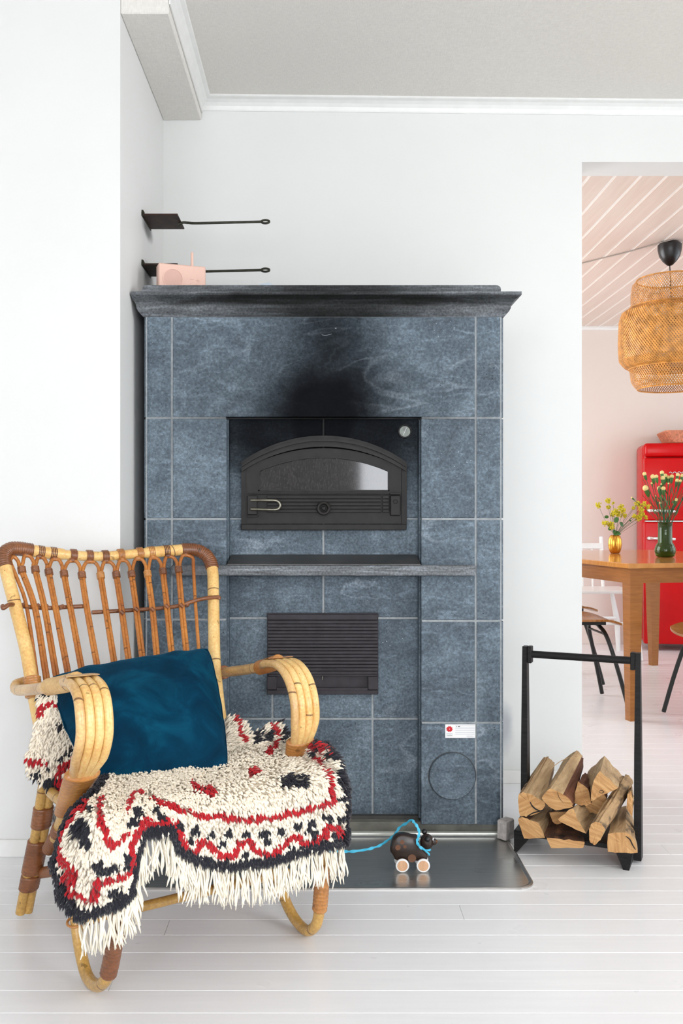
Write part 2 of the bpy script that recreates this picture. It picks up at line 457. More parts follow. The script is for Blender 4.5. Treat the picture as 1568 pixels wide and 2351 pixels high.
M_pink = plain('pink_silicone', srgb(236, 196, 180), 0.45, var=0.02)
M_pinkd = plain('pink_speaker_cloth', srgb(220, 178, 164), 0.6, var=0.03, scale=300)
M_rust = plain('rusty_plate', srgb(58, 36, 28), 0.55, 0.4, var=0.35, scale=30)
M_rod = plain('olive_iron_rod', srgb(52, 52, 40), 0.4, 0.6, var=0.25, scale=60)
M_gold = plain('brushed_gold', srgb(214, 160, 66), 0.25, 0.95, var=0.04)
def m_gglass():
    t = NT('green_glass'); return t.fin((0.10, 0.22, 0.02, 1), 0.03, 0, Transmission_Weight=0.85, IOR=1.45)
M_gglass = m_gglass()
M_stem = plain('green_stem', srgb(48, 92, 50), 0.5, var=0.2)
M_leaf = plain('green_leaf', srgb(60, 112, 44), 0.45, var=0.2)
M_yel = plain('yellow_blossom', srgb(222, 210, 48), 0.7, var=0.2, scale=120)
M_cream = plain('cream_bud', srgb(242, 222, 150), 0.7, var=0.1, scale=120)
M_bam = plain('woven_bamboo', srgb(226, 160, 80), 0.5, var=0.22, scale=30)
M_blackp = plain('black_plastic', srgb(22, 22, 24), 0.3, var=0.05)
M_kboard = m_wood('whitewashed_ceiling_board', (0.74, 0.62, 0.55, 1), (0.80, 0.69, 0.62, 1), (14, 1, 2), 0.4, True)
M_kgroove = plain('white_groove', (0.97, 0.96, 0.93, 1), 0.4, var=0.0)  # strips between the ceiling boards, whiter than the boards
M_basket = plain('peach_wicker', srgb(214, 140, 108), 0.7, var=0.2, scale=60, bump=0.4)
M_bear = plain('dark_walnut', srgb(46, 32, 26), 0.3, var=0.15, scale=40)
M_bearl = plain('brown_printed_spot', srgb(104, 64, 36), 0.4, var=0.1)
M_beech = m_wood('beech_hub', srgb(196, 148, 112), srgb(222, 178, 140), (30, 2, 6), 0.45)
M_white = plain('white_enamel', (0.88, 0.88, 0.88, 1), 0.3, var=0.01)
M_inkb = plain('black_ink', srgb(18, 18, 20), 0.5)
M_inkr = plain('red_ink', srgb(200, 0, 24), 0.5)
M_inkg = plain('grey_ink', srgb(176, 180, 190), 0.6)
M_ribbon = plain('sky_blue_ribbon', srgb(72, 190, 226), 0.55, var=0.1, scale=60)
M_paper = plain('pale_blue_paper', srgb(214, 228, 242), 0.6, var=0.02)
M_dial = plain('green_grey_dial', srgb(110, 122, 108), 0.3, var=0.3, scale=60)
M_twig = plain('weathered_grey_twig', srgb(140, 138, 138), 0.8, var=0.35, scale=50)
M_brick = plain('grey_stone_offcut', srgb(186, 180, 176), 0.85, var=0.15, scale=60, bump=0.5)
M_dark = plain('dark_gap_filler', srgb(24, 24, 26), 0.8)

# ------------------------------------------------------------------ the setting
LX = -0.5715; WY = 3.384; NY = 2.66; KY = 3.524; KF = 7.0; KZ = 2.371
RX = 3.2; RY = -2.5; LLX = -3.2
# floor boards
fl = MB(); fl.box(LLX-0.1, 4.4, RY-0.1, KF+0.1, -0.05, -0.014); fl = struct(fl.build('floor', M_floor))
rr = random.Random(3)
def board(x0, x1, y0, y1, name, m, par, z=0.0, t=0.013):
    b = MB(); c = 0.0010
    poly = [(x0, y0, z-t), (x0, y1, z-t), (x0, y1, z-c), (x0, y1-c, z), (x0, y0+c, z), (x0, y0, z-c)]
    b.prism(poly, (x1-x0, 0, 0)); return b.build(name, m, par)
ys = [1.822-0.0857*k for k in range(51, 0, -1)]+[1.822, 1.908, 1.992, 2.073, 2.159, 2.242, 2.327]
while ys[-1] < KF: ys.append(ys[-1]+0.0857)
for k in range(len(ys)-1):
    y0, y1 = ys[k]+0.00025, ys[k+1]-0.00025
    if y0 > KF-0.02: break
    x0, x1 = (LLX, RX) if y1 < WY+0.1 else (-0.6, 4.2)
    cut = sorted([x0+(x1-x0)*rr.uniform(0.15, 0.45), x0+(x1-x0)*rr.uniform(0.55, 0.85)])
    xs = [x0]+cut+[x1]
    if y1 < NY-0.1 or y0 > WY or True:
        for a, b in zip(xs, xs[1:]):
            board(a+0.0004, b-0.0004, y0, min(y1, KF), 'floor_board', M_floor, fl)
# left wall: the near white face and the alcove's side
w = MB(); w.box(LLX-0.12, LX, NY, KY, 0, 2.62); struct(w.build('wall_left', M_wall_left))
w = MB(); w.box(LLX-0.12, LLX, RY, NY, 0, 2.62); struct(w.build('wall_far_left', M_wall))
# back wall with the opening to the kitchen
w = MB(); w.box(LX, 0.941, WY, KY, 0, 2.62); w.box(0.941, 2.0, WY, KY, 2.243, 2.62); w.box(2.0, RX+0.12, WY, KY, 0, 2.62)
struct(w.build('wall_back', M_wall_back))
w = MB()   # right wall with a window opening
w.box(RX, RX+0.12, RY, -0.5, 0, 2.62); w.box(RX, RX+0.12, 1.7, WY, 0, 2.62); w.box(RX, RX+0.12, -0.5, 1.7, 0, 0.7); w.box(RX, RX+0.12, -0.5, 1.7, 2.2, 2.62)
struct(w.build('wall_right', M_wall))
w = MB()   # rear wall behind the camera with two windows
for x0, x1, z0, z1 in [(LLX-.12, -2.0, 0, 2.62), (-0.7, 0.3, 0, 2.62), (1.6, RX+.12, 0, 2.62), (-2.0, -0.7, 0, 0.7), (-2.0, -0.7, 2.2, 2.62), (0.3, 1.6, 0, 0.7), (0.3, 1.6, 2.2, 2.62)]:
    w.box(x0, x1, RY-0.12, RY, z0, z1)
struct(w.build('wall_rear', M_wall))
def window(name, x0, x1, z0, z1, y):
    f = MB()
    f.box(x0, x1, y-0.04, y, z0, z0+0.05); f.box(x0, x1, y-0.04, y, z1-0.05, z1)
    f.box(x0, x0+0.05, y-0.04, y, z0+0.05, z1-0.05); f.box(x1-0.05, x1, y-0.04, y, z0+0.05, z1-0.05)
    f.box((x0+x1)/2-0.03, (x0+x1)/2+0.03, y-0.04, y, z0+0.05, z1-0.05)
    return struct(f.build(name, M_trim))
window('window_1', 0.3, 1.6, 0.7, 2.2, RY-0.03); window('window_2', -2.0, -0.7, 0.7, 2.2, RY-0.03)
# living-room ceiling: sags slightly to the right
w = MB()
def cz(x): return 2.469-0.0112*(x+0.40)
vs = [(x, y, cz(x)+(0.12 if t else 0)) for t in (0, 1) for y in (RY-.12, WY) for x in (LLX-.12, RX+.12)]
w.add(vs, [(0, 1, 3, 2), (4, 6, 7, 5), (0, 4, 5, 1), (2, 3, 7, 6), (0, 2, 6, 4), (1, 5, 7, 3)])
struct(w.build('ceiling', M_ceil))
w = MB(); w.box(LX, -0.434, NY, WY, 2.393, 2.60, 0.003); struct(w.build('trim_1', M_ceil), 'boxed beam along the alcove ceiling')
def cove(p0, p1, inward, h=0.036, d=0.046, flip=1):      # crown moulding from p0 to p1 (ceiling edge on the wall)
    prof = [(0, 0), (d, 0), (d, -0.005)]
    for k in range(5):
        a = PI/2*k/4; prof.append((d*0.85*(1-math.sin(a))+0.004, -0.007-(h-0.012)*(1-math.cos(a))))
    prof += [(0.004, -h), (0, -h)]
    b = MB(); inw = Vector(inward)
    b.loft([[Vector(p)+inw*u+Vector((0, 0, v)) for u, v in prof] for p in (p0, p1)])
    return b
struct(cove((-0.433, WY, cz(-0.433)), (RX, WY, cz(RX)+0.001), (0, -1, 0), 0.042).build('trim_2', M_trim), 'white crown moulding above the fireplace wall')
struct(cove((-0.433, WY, cz(-0.433)), (-0.433, NY, cz(-0.433)), (1, 0, 0), 0.05, 0.036).build('trim_3', M_trim), 'white crown moulding along the beam')
struct(cove((LLX, NY, cz(-2)), (-0.433, NY, cz(-0.433)), (0, -1, 0), 0.02, 0.02).build('trim_4', M_trim))
b = MB(); b.box(LLX, LX, NY-0.012, NY, 0, 0.048, 0.002); struct(b.build('baseboard_left', M_trim))
b = MB(); b.box(0.56, 0.941, WY-0.012, WY, 0, 0.046, 0.002); struct(b.build('baseboard_back', M_trim))
# kitchen shell
w = MB(); w.box(-0.72, 4.32, KF, KF+0.12, 0, 2.62); struct(w.build('wall_kitchen_far', M_kwall))
w = MB()
w.box(-0.72, -0.6, KY, 4.55, 0, 2.62); w.box(-0.72, -0.6, 6.45, KF, 0, 2.62); w.box(-0.72, -0.6, 4.55, 6.45, 0, 0.7); w.box(-0.72, -0.6, 4.55, 6.45, 2.2, 2.62)
struct(w.build('wall_kitchen_left', M_kwall))
w = MB()
w.box(4.2, 4.32, KY, 3.95, 0, 2.62); w.box(4.2, 4.32, 5.85, KF, 0, 2.62); w.box(4.2, 4.32, 3.95, 5.85, 0, 0.75); w.box(4.2, 4.32, 3.95, 5.85, 2.15, 2.62)
struct(w.build('wall_kitchen_right', M_kwall))
w = MB(); w.box(-0.72, 4.32, KY, KF+0.12, KZ+0.002, KZ+0.12); kc = struct(w.build('ceiling_kitchen', M_kgroove))
x = -0.6+0.004
while x < 4.2:
    b = MB(); x1 = min(x+0.0945, 4.2)
    b.prism([(x, KY, KZ+0.002), (x1, KY, KZ+0.002), (x1-0.001, KY, KZ), (x+0.001, KY, KZ)], (0, KF-KY, 0))
    b.build('ceiling_board', M_kboard, kc); x += 0.107
struct(cove((-0.6, KF, KZ), (4.2, KF, KZ), (0, -1, 0), 0.025, 0.02).build('trim_5', M_trim))
b = MB(); b.box(-0.6, 4.2, KF-0.012, KF, 0, 0.07, 0.002); struct(b.build('baseboard_kitchen', M_kwall))
# filler in the gap left of the heater
b = MB(); b.box(LX, -0.5435, 2.95, 2.97, 0.0, 0.66); struct(b.build('trim_6', M_wall), 'white filler strip low in the gap')

# ------------------------------------------------------------------ soapstone heater
FY = 2.83; RYP = 2.895
def fx(px, d=FY): return (px-VX)*d/F
def fz(py, d=FY): return HC-(py-VY)*d/F
hx0, hx1 = fx(328), fx(1158)
H = thing('soapstone_heater', (0.0, 3.05, 0), 'large blue-grey soapstone heater with arched oven door and soot stain', 'fireplace')
core = MB()
bx0, bx1 = fx(522)+0.001, fx(965)-0.001
ztop = fz(727)
core.box(hx0+0.008, bx0-0.006, FY+0.0025, 3.36, 0.034, ztop)
core.box(bx1+0.006, hx1-0.008, FY+0.0025, 3.36, 0.034, ztop)
core.box(bx0-0.006, bx1+0.006, RYP+0.0025, 3.36, 0.044, ztop)
core.box(bx0-0.006, bx1+0.006, FY+0.0025, RYP+0.012, fz(957), ztop)
core.build('core', M_grout, H)
def tile(x0, x1, z0, z1, y, t=0.03, round_side=0):
    b = MB()
    if round_side == 0: b.box(x0, x1, y, y+t, z0, z1, 0.0016)
    else:
        r = 0.022; pr = []
        for k in range(6):
            a = PI/2*k/5; pr.append((r*(1-math.sin(a)), r*(1-math.cos(a))))
        # outer vertical edge is rounded; the tile wraps round the side
        xo, xi = (x0, x1) if round_side < 0 else (x1, x0)
        sgn = 1 if round_side < 0 else -1
        poly = [(xi, y+0.03), (xi, y)]+[(xo+sgn*(r-r*math.sin(PI/2*k/5)), y+r-r*math.cos(PI/2*k/5)) for k in range(6)]+[(xo, y+0.52), (xo+sgn*0.006, y+0.52), (xo+sgn*0.006, y+0.03)]
        b.prism([(p[0], p[1], z0) for p in poly], (0, 0, z1-z0))
    return b.build('stone_tile', M_stone, H, smooth=round_side != 0, ang=30)
rowsL = [(728, 957), (962, 1189), (1194, 1420), (1425, 1650), (1655, 1893)]
rowsR = [(728, 957), (962, 1189), (1194, 1423), (1428, 1657), (1662, 1893)]
for a, b in rowsL: tile(hx0, fx(392), fz(b), fz(a), FY, round_side=-1)
for a, b in rowsR: tile(fx(1095), hx1, fz(b), fz(a), FY, round_side=1)
tile(fx(397), fx(1090), fz(957), fz(728), FY)
for a, b in [(962, 1189), (1194, 1300), (1320, 1420), (1425, 1650), (1655, 1893)]: tile(fx(397), fx(520), fz(b), fz(a), FY)
for a, b in [(962, 1189), (1194, 1300), (1320, 1423), (1428, 1657), (1662, 1893)]: tile(fx(967), fx(1090), fz(b), fz(a), FY)
# linings of the recess sides and lintel
for x0, x1, z0, z1 in [(bx0-0.012, bx0, 0.042, fz(962)), (bx1, bx1+0.012, 0.042, fz(962))]:
    b = MB(); b.box(x0, x1, FY+0.031, RYP+0.004, z0, z1); b.build('recess_side', M_stone, H)
def rtile(a, b_, c, d): tile(fx(a, RYP), fx(b_, RYP), fz(d, RYP), fz(c, RYP), RYP, 0.03)
for q in [(527, 740, 950, 1189), (745, 960, 950, 1189), (527, 740, 1193, 1318), (745, 960, 1193, 1318), (527, 740, 1322, 1417), (745, 960, 1322, 1417),
          (527, 623, 1422, 1648), (628, 853, 1422, 1648), (858, 960, 1422, 1648), (527, 623, 1653, 1870), (628, 853, 1653, 1870), (858, 960, 1653, 1870)]:
    rtile(*q)
b = MB(); b.box(hx0+0.004, hx1-0.004, FY+0.016, 3.34, 0, 0.034, 0.002); b.build('plinth', M_plinth, H)
b = MB(); b.box(bx0, bx1, FY+0.045, RYP+0.03, 0.034, 0.044); b.build('recess_plinth', M_plinthd, H)
# cornice: cavetto profile running round the front and sides
prof = [(0.0, ztop), (0.012, ztop+0.014), (0.016, ztop+0.022), (0.018, ztop+0.034), (0.026, ztop+0.046), (0.043, ztop+0.056), (0.043, ztop+0.066)]
def cornring(xl, xr):
    b = MB()
    for k in range(len(prof)-1):
        (o0, z0), (o1, z1) = prof[k], prof[k+1]
        ol0, ol1 = min(o0, 0.028), min(o1, 0.028)
        A = [(xl-ol0, 3.36, z0), (xl-ol0, FY-o0, z0), (xr+o0, FY-o0, z0), (xr+o0, 3.36, z0)]
        B = [(xl-ol1, 3.36, z1), (xl-ol1, FY-o1, z1), (xr+o1, FY-o1, z1), (xr+o1, 3.36, z1)]
        b.add(A+B, [(0, 1, 5, 4), (1, 2, 6, 5), (2, 3, 7, 6)])
    o, z = prof[-1]; ol = 0.028
    b.add([(xl-ol, 3.36, z), (xl-ol, FY-o, z), (xr+o, FY-o, z), (xr+o, 3.36, z)], [(0, 1, 2, 3)])
    b.add([(xl, 3.36, ztop), (xl, FY, ztop), (xr, FY, ztop), (xr, 3.36, ztop)], [(3, 2, 1, 0)])
    return b
cornring(hx0, hx1).build('cornice', M_corn, H)
zt = ztop+0.066
b = MB()
sx0, sx1, r = fx(327, 2.80), fx(1150, 2.80), 0.016
poly = [(sx0, zt), (sx1, zt), (sx1, zt+0.022-r+0.004)]+[(sx1-r+r*math.cos(PI/2*k/5), zt+0.022-r*0.7+r*0.7*math.sin(PI/2*k/5)) for k in range(1, 6)]+[(sx0+r-r*math.sin(PI/2*k/5), zt+0.022-r*0.7+r*0.7*math.cos(PI/2*k/5)) for k in range(0, 6)]
b.prism([(p[0], 2.80, p[1]) for p in poly], (0, 0.55, 0)); b.build('top_slab', M_corn, H)
TOP = zt+0.022
# shelf
shy = 2.80
b = MB(); b.box(fx(393, shy), fx(1093, shy), shy, FY+0.001, fz(1322, shy), fz(1298, shy), 0.003); b.box(bx0+0.002, bx1-0.002, FY+0.001, RYP-0.001, fz(1322, shy), fz(1300, shy))
b.build('shelf', M_corn, H)
b = MB()
zl = fz(1297, 2.802)+0.002; zb = fz(1273, RYP)
b.loft([[Vector((bx0+0.002-0.001, 2.802, zl)), Vector((bx1-0.001, 2.802, zl)), Vector((bx1-0.006, RYP-0.002, zb)), Vector((bx0+0.006, RYP-0.002, zb))],
        [Vector((bx0+0.002-0.001, 2.802, zl-0.002)), Vector((bx1-0.001, 2.802, zl-0.002)), Vector((bx1-0.006, RYP-0.002, zb-0.012)), Vector((bx0+0.006, RYP-0.002, zb-0.012))]])
b.build('ash_ledge', M_ledge, H)
# oven door assembly, drawn in pixels of the recess plane
def rx(px): return (px-VX)*RYP/F
def rz(py): return HC-(py-VY)*RYP/F
def arc_pts(x0, x1, y_end, y_top, n=24):      # circular-ish arch in pixel space
    c = (x1-x0)/2; s = y_end-y_top; R = (c*c+s*s)/(2*s); out = []
    xm = (x0+x1)/2; a0 = math.asin(c/R)
    for k in range(n+1):
        a = -a0+2*a0*k/n; out.append((xm+R*math.sin(a), y_top+R-R*math.cos(a)))
    return out
def slab(poly, y0, t):   # polygon in recess pixels, front at y0 thickness t
    b = MB(); b.prism([(rx(p[0]), y0, rz(p[1])) for p in poly], (0, t, 0)); return b
def archband(outer, inner, y0, t, b=None):
    b = b or MB(); n = len(outer)
    for k in range(n-1):
        q = [outer[k], outer[k+1], inner[k+1], inner[k]]
        b.prism([(rx(p[0]), y0, rz(p[1])) for p in q], (0, t, 0))
    return b
# frame: surround of the door
b = slab([(555, 1066), (567, 1066), (567, 1204), (555, 1204)], RYP-0.016, 0.018)
b.build('door_frame', M_iron, H); b = slab([(921, 1066), (933, 1066), (933, 1204), (921, 1204)], RYP-0.016, 0.018); b.build('door_frame', M_iron, H)
# hood: stepped arch mouldings
hood = MB()
archband(arc_pts(553, 933, 1062, 1001), arc_pts(556, 930, 1068, 1009), RYP-0.016, 0.018, hood)
archband(arc_pts(556, 930, 1068, 1008), arc_pts(557, 929, 1073, 1014), RYP-0.026, 0.028, hood)
archband(arc_pts(557, 929, 1073, 1013), arc_pts(558, 928, 1078, 1020), RYP-0.019, 0.021, hood)
archband(arc_pts(556, 930, 1075, 1019), arc_pts(557, 930, 1083, 1027), RYP-0.030, 0.032, hood)
hood.build('arch_hood', M_iron, H)
b = slab([(741, 962), (744, 962), (744, 1001), (741, 1001)], RYP-0.002, 0.003); b.build('hood_joint', M_dark, H)
b = MB(); b.box(rx(554), rx(932), RYP-0.022, RYP+0.001, rz(1217), rz(1203), 0.002); b.build('door_sill', M_iron, H)
# door leaf with the arched window left open
oa = arc_pts(567, 920, 1075, 1030); ia = arc_pts(597, 890, 1083, 1052)
door = MB(); archband(oa, ia, RYP-0.020, 0.022, door)
def addslab(B, poly, y0, t): q = slab(poly, y0, t); B.add(q.v, q.f)
addslab(door, [(567, 1075), (597, 1083), (597, 1125), (567, 1125)], RYP-0.020, 0.022)
addslab(door, [(890, 1083), (920, 1075), (920, 1125), (890, 1125)], RYP-0.020, 0.022)
addslab(door, [(567, 1125), (920, 1125), (920, 1202), (567, 1202)], RYP-0.020, 0.022)
DOOR = door.build('oven_door', M_iron, H)
b = MB(); n = len(ia)
vs = [(rx(p[0]), RYP-0.012, rz(p[1])) for p in ia]+[(rx(890), RYP-0.012, rz(1125)), (rx(597), RYP-0.012, rz(1125))]
b.add(vs+[(v[0], v[1]+0.004, v[2]) for v in vs], [list(range(len(vs))), list(range(len(vs), 2*len(vs)))[::-1]])
b.build('oven_glass', M_glass, DOOR)
b = MB(); archband(arc_pts(594, 893, 1081, 1049), arc_pts(597, 890, 1083, 1052), RYP-0.023, 0.004, b)
addslab(b, [(594, 1081), (597, 1083), (597, 1128), (594, 1128)], RYP-0.023, 0.004); addslab(b, [(890, 1083), (893, 1081), (893, 1128), (890, 1128)], RYP-0.023, 0.004)
addslab(b, [(594, 1125), (893, 1125), (893, 1128), (594, 1128)], RYP-0.023, 0.004)
b.build('glass_bead', M_iron, DOOR)
b = MB(); b.box(rx(570), rx(916), RYP-0.028, RYP-0.018, rz(1136), rz(1133), 0.001); b.build('drip_rail', M_iron, DOOR)
b = MB()
for k in range(5): b.box(rx(614), rx(874), RYP-0.027, RYP-0.019, rz(1144.5+8*k), rz(1138.5+8*k), 0.001)
for k in range(5): b.box(rx(877), rx(892), RYP-0.027, RYP-0.019, rz(1144.5+8*k), rz(1138.5+8*k), 0.001)
b.build('air_slider', M_iron, DOOR)
b = MB(); b.lathe([(0.0, -0.032), (0.005, -0.031), (0.007, -0.027), (0.010, -0.026), (0.014, -0.033), (0.019, -0.034), (0.022, -0.030), (0.021, -0.022), (0.012, -0.018), (0.010, 0.0)], (rx(743), RYP-0.018, rz(1167)), 28, 'y'); b.build('slider_knob', M_iron, DOOR, True)
b = MB(); b.box(rx(569), rx(592), RYP-0.030, RYP-0.019, rz(1182), rz(1138), 0.002); b.box(rx(569), rx(594), RYP-0.034, RYP-0.019, rz(1187), rz(1183), 0.001); LT = b.build('latch', M_iron, DOOR)
pth = crom([(rx(578), RYP-0.034, rz(1149)), (rx(612), RYP-0.045, rz(1149)), (rx(636), RYP-0.048, rz(1150)), (rx(644), RYP-0.048, rz(1157)), (rx(644), RYP-0.048, rz(1164)), (rx(636), RYP-0.048, rz(1170)), (rx(612), RYP-0.045, rz(1170)), (rx(578), RYP-0.034, rz(1169))], 6)
b = MB(); b.tube(pth, 0.0042, 10); b.build('latch_handle', M_steelh, DOOR, True)
b = MB(); b.box(rx(894), rx(918), RYP-0.034, RYP-0.019, rz(1184), rz(1137), 0.003); b.box(rx(893), rx(919), RYP-0.036, RYP-0.030, rz(1136), rz(1132), 0.001)
b.lathe([(0.0065, -0.0012), (0.0065, 0), (0.0055, 0)], (rx(906), RYP-0.0340, rz(1152)), 16, 'y'); b.box(rx(901), rx(911), RYP-0.0350, RYP-0.0340, rz(1171), rz(1167)); b.build('hinge_plate', M_iron, DOOR)
# thermometer
b = MB(); b.lathe([(0.0, -0.006), (0.017, -0.006), (0.018, -0.011), (0.0205, -0.011), (0.0215, 0.0)], (rx(929), RYP, rz(991)), 28, 'y'); TH = b.build('thermometer', M_iron, H, True)
b = MB(); b.lathe([(0.0, -0.0075), (0.0165, -0.0075), (0.0165, -0.005)], (rx(929), RYP, rz(991)), 24, 'y'); b.build('dial', M_dial, TH)
b = MB(); c0 = Vector((rx(929), RYP-0.0085, rz(991))); b.tube([c0+Vector((-0.005, 0, -0.012)), c0+Vector((0.005, 0, 0.012))], 0.0009, 5); b.build('dial_needle', M_white, TH)
# cleaning hatch
HT = MB(); HT.box(rx(614), rx(868), RYP-0.012, RYP+0.001, rz(1592), rz(1407)); HT = HT.build('cleaning_hatch', M_iron2, H)
b = MB(); b.box(rx(615), rx(867), RYP-0.024, RYP-0.011, rz(1421), rz(1409), 0.0015); b.build('hatch_top_bar', M_iron2, HT)
for k in range(16):
    y = 1423.5+k*7.7
    b = MB(); b.box(rx(615), rx(867), RYP-0.022, RYP-0.012, rz(y+6.3), rz(y), 0.0012); b.build('hatch_slat', M_iron2, HT)
b = MB(); b.box(rx(700), rx(864), RYP-0.0245, RYP-0.012, rz(1549), rz(1545.5), 0.0006); b.box(rx(618), rx(700), RYP-0.024, RYP-0.012, rz(1549), rz(1545.5)); b.build('hatch_lip', M_iron2, HT)
for a, c in [(614, 635), (844, 867)]:
    b = MB(); b.box(rx(a), rx(c), RYP-0.026, RYP-0.012, rz(1580), rz(1550), 0.0015); b.build('hatch_hinge', M_iron2, HT)
b = MB(); b.box(rx(614), rx(867), RYP-0.026, RYP-0.011, rz(1591), rz(1581.5), 0.0015); b.box(rx(636), rx(843), RYP-0.024, RYP-0.012, rz(1581.5), rz(1576)); b.build('hatch_sill', M_iron2, HT)
b = MB(); b.tube([(rx(740), RYP-0.018, rz(1558)), (rx(740), RYP-0.018, rz(1550))], 0.0015, 6); b.ball((rx(740), RYP-0.018, rz(1552)), 0.003); b.build('hatch_pin', M_steelh, HT)
b = MB(); b.tube([(rx(737+i*1.8), RYP-0.0225, rz(1532.5+0.9*math.sin(i*1.3)+i*0.06)) for i in range(31)], 0.0005, 4); b.build('hatch_engraving', M_dark, HT)
# round soot plug
b = MB(); pr = fx(1092)-fx(1038)
b.lathe([(0, -0.010), (pr-0.003, -0.010), (pr-0.001, -0.007), (pr-0.001, 0.004)], (fx(1038), FY, fz(1781)), 56, 'y'); b.build('soot_plug', M_stone, H, True, ang=30)
b = MB(); b.lathe([(pr-0.0005, -0.0006), (pr+0.0015, -0.0006), (pr+0.0015, 0.002)], (fx(1038), FY, fz(1781)), 56, 'y'); b.build('plug_joint', M_plinthd, H)
b = MB(); b.tube(crom([(fx(738.5), FY-0.0003, fz(768.5)), (fx(748), FY-0.0003, fz(770)), (fx(762), FY-0.0003, fz(766.5))], 5), [0.0004]*10+[0.0003], 4); b.build('scratch', M_grout and M_inkg, H)
b = MB(); b.tube([(fx(769), FY-0.0003, fz(753.7)), (fx(772.5), FY-0.0003, fz(753.5))], 0.0011, 5); b.build('scratch', M_inkg, H)
# maker's sticker
def quad(b, x0, x1, z0, z1, y): b.add([(x0, y, z0), (x1, y, z0), (x1, y, z1), (x0, y, z1)], [(0, 1, 2, 3)])
b = MB(); b.box(fx(1022), fx(1091), FY-0.0012, FY, fz(1694), fz(1663)); ST = b.build('sticker', M_white, H); tag(ST, 'white paper label with a red emblem')
cx, cz_ = fx(1031.8), fz(1673.5); b = MB(); pts = []
for k in range(10):
    a = 2*PI*k/10; R1, R2 = 0.0108, 0.0080
    pts += [(cx+R1*math.cos(a), FY-0.0016, cz_+R1*0.92*math.sin(a)), (cx+R2*math.cos(a+0.12), FY-0.0016, cz_+R2*0.92*math.sin(a+0.12)), (cx+(R1-0.001)*math.cos(a+0.5), FY-0.0016, cz_+(R1-0.001)*0.92*math.sin(a+0.5))]
b.add([(cx, FY-0.0016, cz_)]+pts, [(0, i+1, (i+1) % len(pts)+1) for i in range(len(pts))]); b.build('emblem', M_inkr, ST)
b = MB(); b.lathe([(0, 0), (0.0012, 0)], (cx, FY-0.0019, cz_), 10, 'y'); b.build('emblem_centre', M_white, ST)
def text(name, s, size, loc, mat, parent, sx=1.0, rot=(PI/2, 0, 0), ext=0.0):
    cu = bpy.data.curves.new(name, 'FONT'); cu.body = s; cu.size = size; cu.align_x = 'CENTER'; cu.align_y = 'CENTER'; cu.extrude = ext
    o = bpy.data.objects.new(name, cu); COL.objects.link(o)
    dg = bpy.context.evaluated_depsgraph_get(); me = bpy.data.meshes.new_from_object(o.evaluated_get(dg)); bpy.data.objects.remove(o)
    me.materials.clear(); me.materials.append(mat)
    M = Matrix.Translation(Vector(loc)-wloc(parent)) @ Matrix.Rotation(rot[2], 4, 'Z') @ Matrix.Rotation(rot[0], 4, 'X') @ Matrix.Diagonal((sx, 1, 1, 1))
    me.transform(M)
    o = bpy.data.objects.new(name, me); COL.objects.link(o); o.parent = parent; return o
text('lettering', 'TULIKIVI', 0.0058, (fx(1031.8), FY-0.0016, fz(1688.5)), M_inkb, ST, 0.78)
b = MB(); quad(b, fx(1024.5), fx(1039), fz(1684.9), fz(1684.0), FY-0.0016); b.build('printed_line', M_inkg, ST)
b = MB()
for yy, a, c in [(1665.5, 1045, 1089), (1669, 1045, 1089), (1672.5, 1045, 1089), (1676.5, 1045, 1089), (1681, 1045, 1089), (1685, 1045, 1089), (1689.5, 1071, 1085), (1691.5, 1071, 1088)]:
    quad(b, fx(a), fx(c), fz(yy+0.45), fz(yy-0.15), FY-0.0016)
b.build('ruled_lines', M_inkg, ST)
b = MB(); quad(b, fx(1047), fx(1049), fz(1668.2), fz(1667.2), FY-0.0017); quad(b, fx(1051), fx(1056), fz(1668.3), fz(1667), FY-0.0017); b.build('printed_marks', M_inkb, ST)

# floor plate
b = MB(); hz = 0.004; x0, x1, y0, y1 = -0.46, 0.557, 2.419, 2.812; r = 0.05
out = [(x0, y1), (x0, y0)]+[(x1-r+r*math.sin(PI/2*k/7), y0+r-r*math.cos(PI/2*k/7)) for k in range(8)]+[(x1, y1)]
def inset(pl, d):
    cx, cy = (x0+x1)/2, (y0+y1)/2
    return [(cx+(p[0]-cx)*(1-d/abs(x1-cx)), cy+(p[1]-cy)*(1-d/abs(y1-cy))) for p in pl]
b.loft([[Vector((p[0], p[1], z)) for p in q] for q, z in [(out, 0), (out, hz), (inset(out, 0.004), hz+0.0015), (inset(out, 0.010), hz-0.0012), (inset(out, 0.013), hz-0.0015)]])
hp = b.build('hearth_plate', M_hearth, None); tag(hp, 'dark brushed steel floor plate in front of the stone heater', 'hearth plate')
b = MB(); b.box(-0.46, 0.548, 2.816, 2.834, 0, 0.012, 0.001); o = b.build('metal_strip', M_alu); tag(o, 'bright metal strip on the floor along the foot of the stone heater', 'metal strip')
b = MB(); b.box(0.527, 0.567, 2.775, 2.812, 0.0045, 0.062, 0.004, Matrix.Identity(4)); 
b = MB(); Mx = Matrix.Translation((0.549, 2.79, 0.0045)) @ Matrix.Rotation(0.75, 4, 'Z'); b.box(-0.021, 0.021, -0.016, 0.016, 0, 0.058, 0.003, Mx)
for v in b.v: v += Vector((random.uniform(-1, 1), random.uniform(-1, 1), random.uniform(-0.5, 0.5)))*0.0015
o = b.build('stone_block', M_brick); tag(o, 'small rough grey stone block at the right foot of the heater', 'stone')

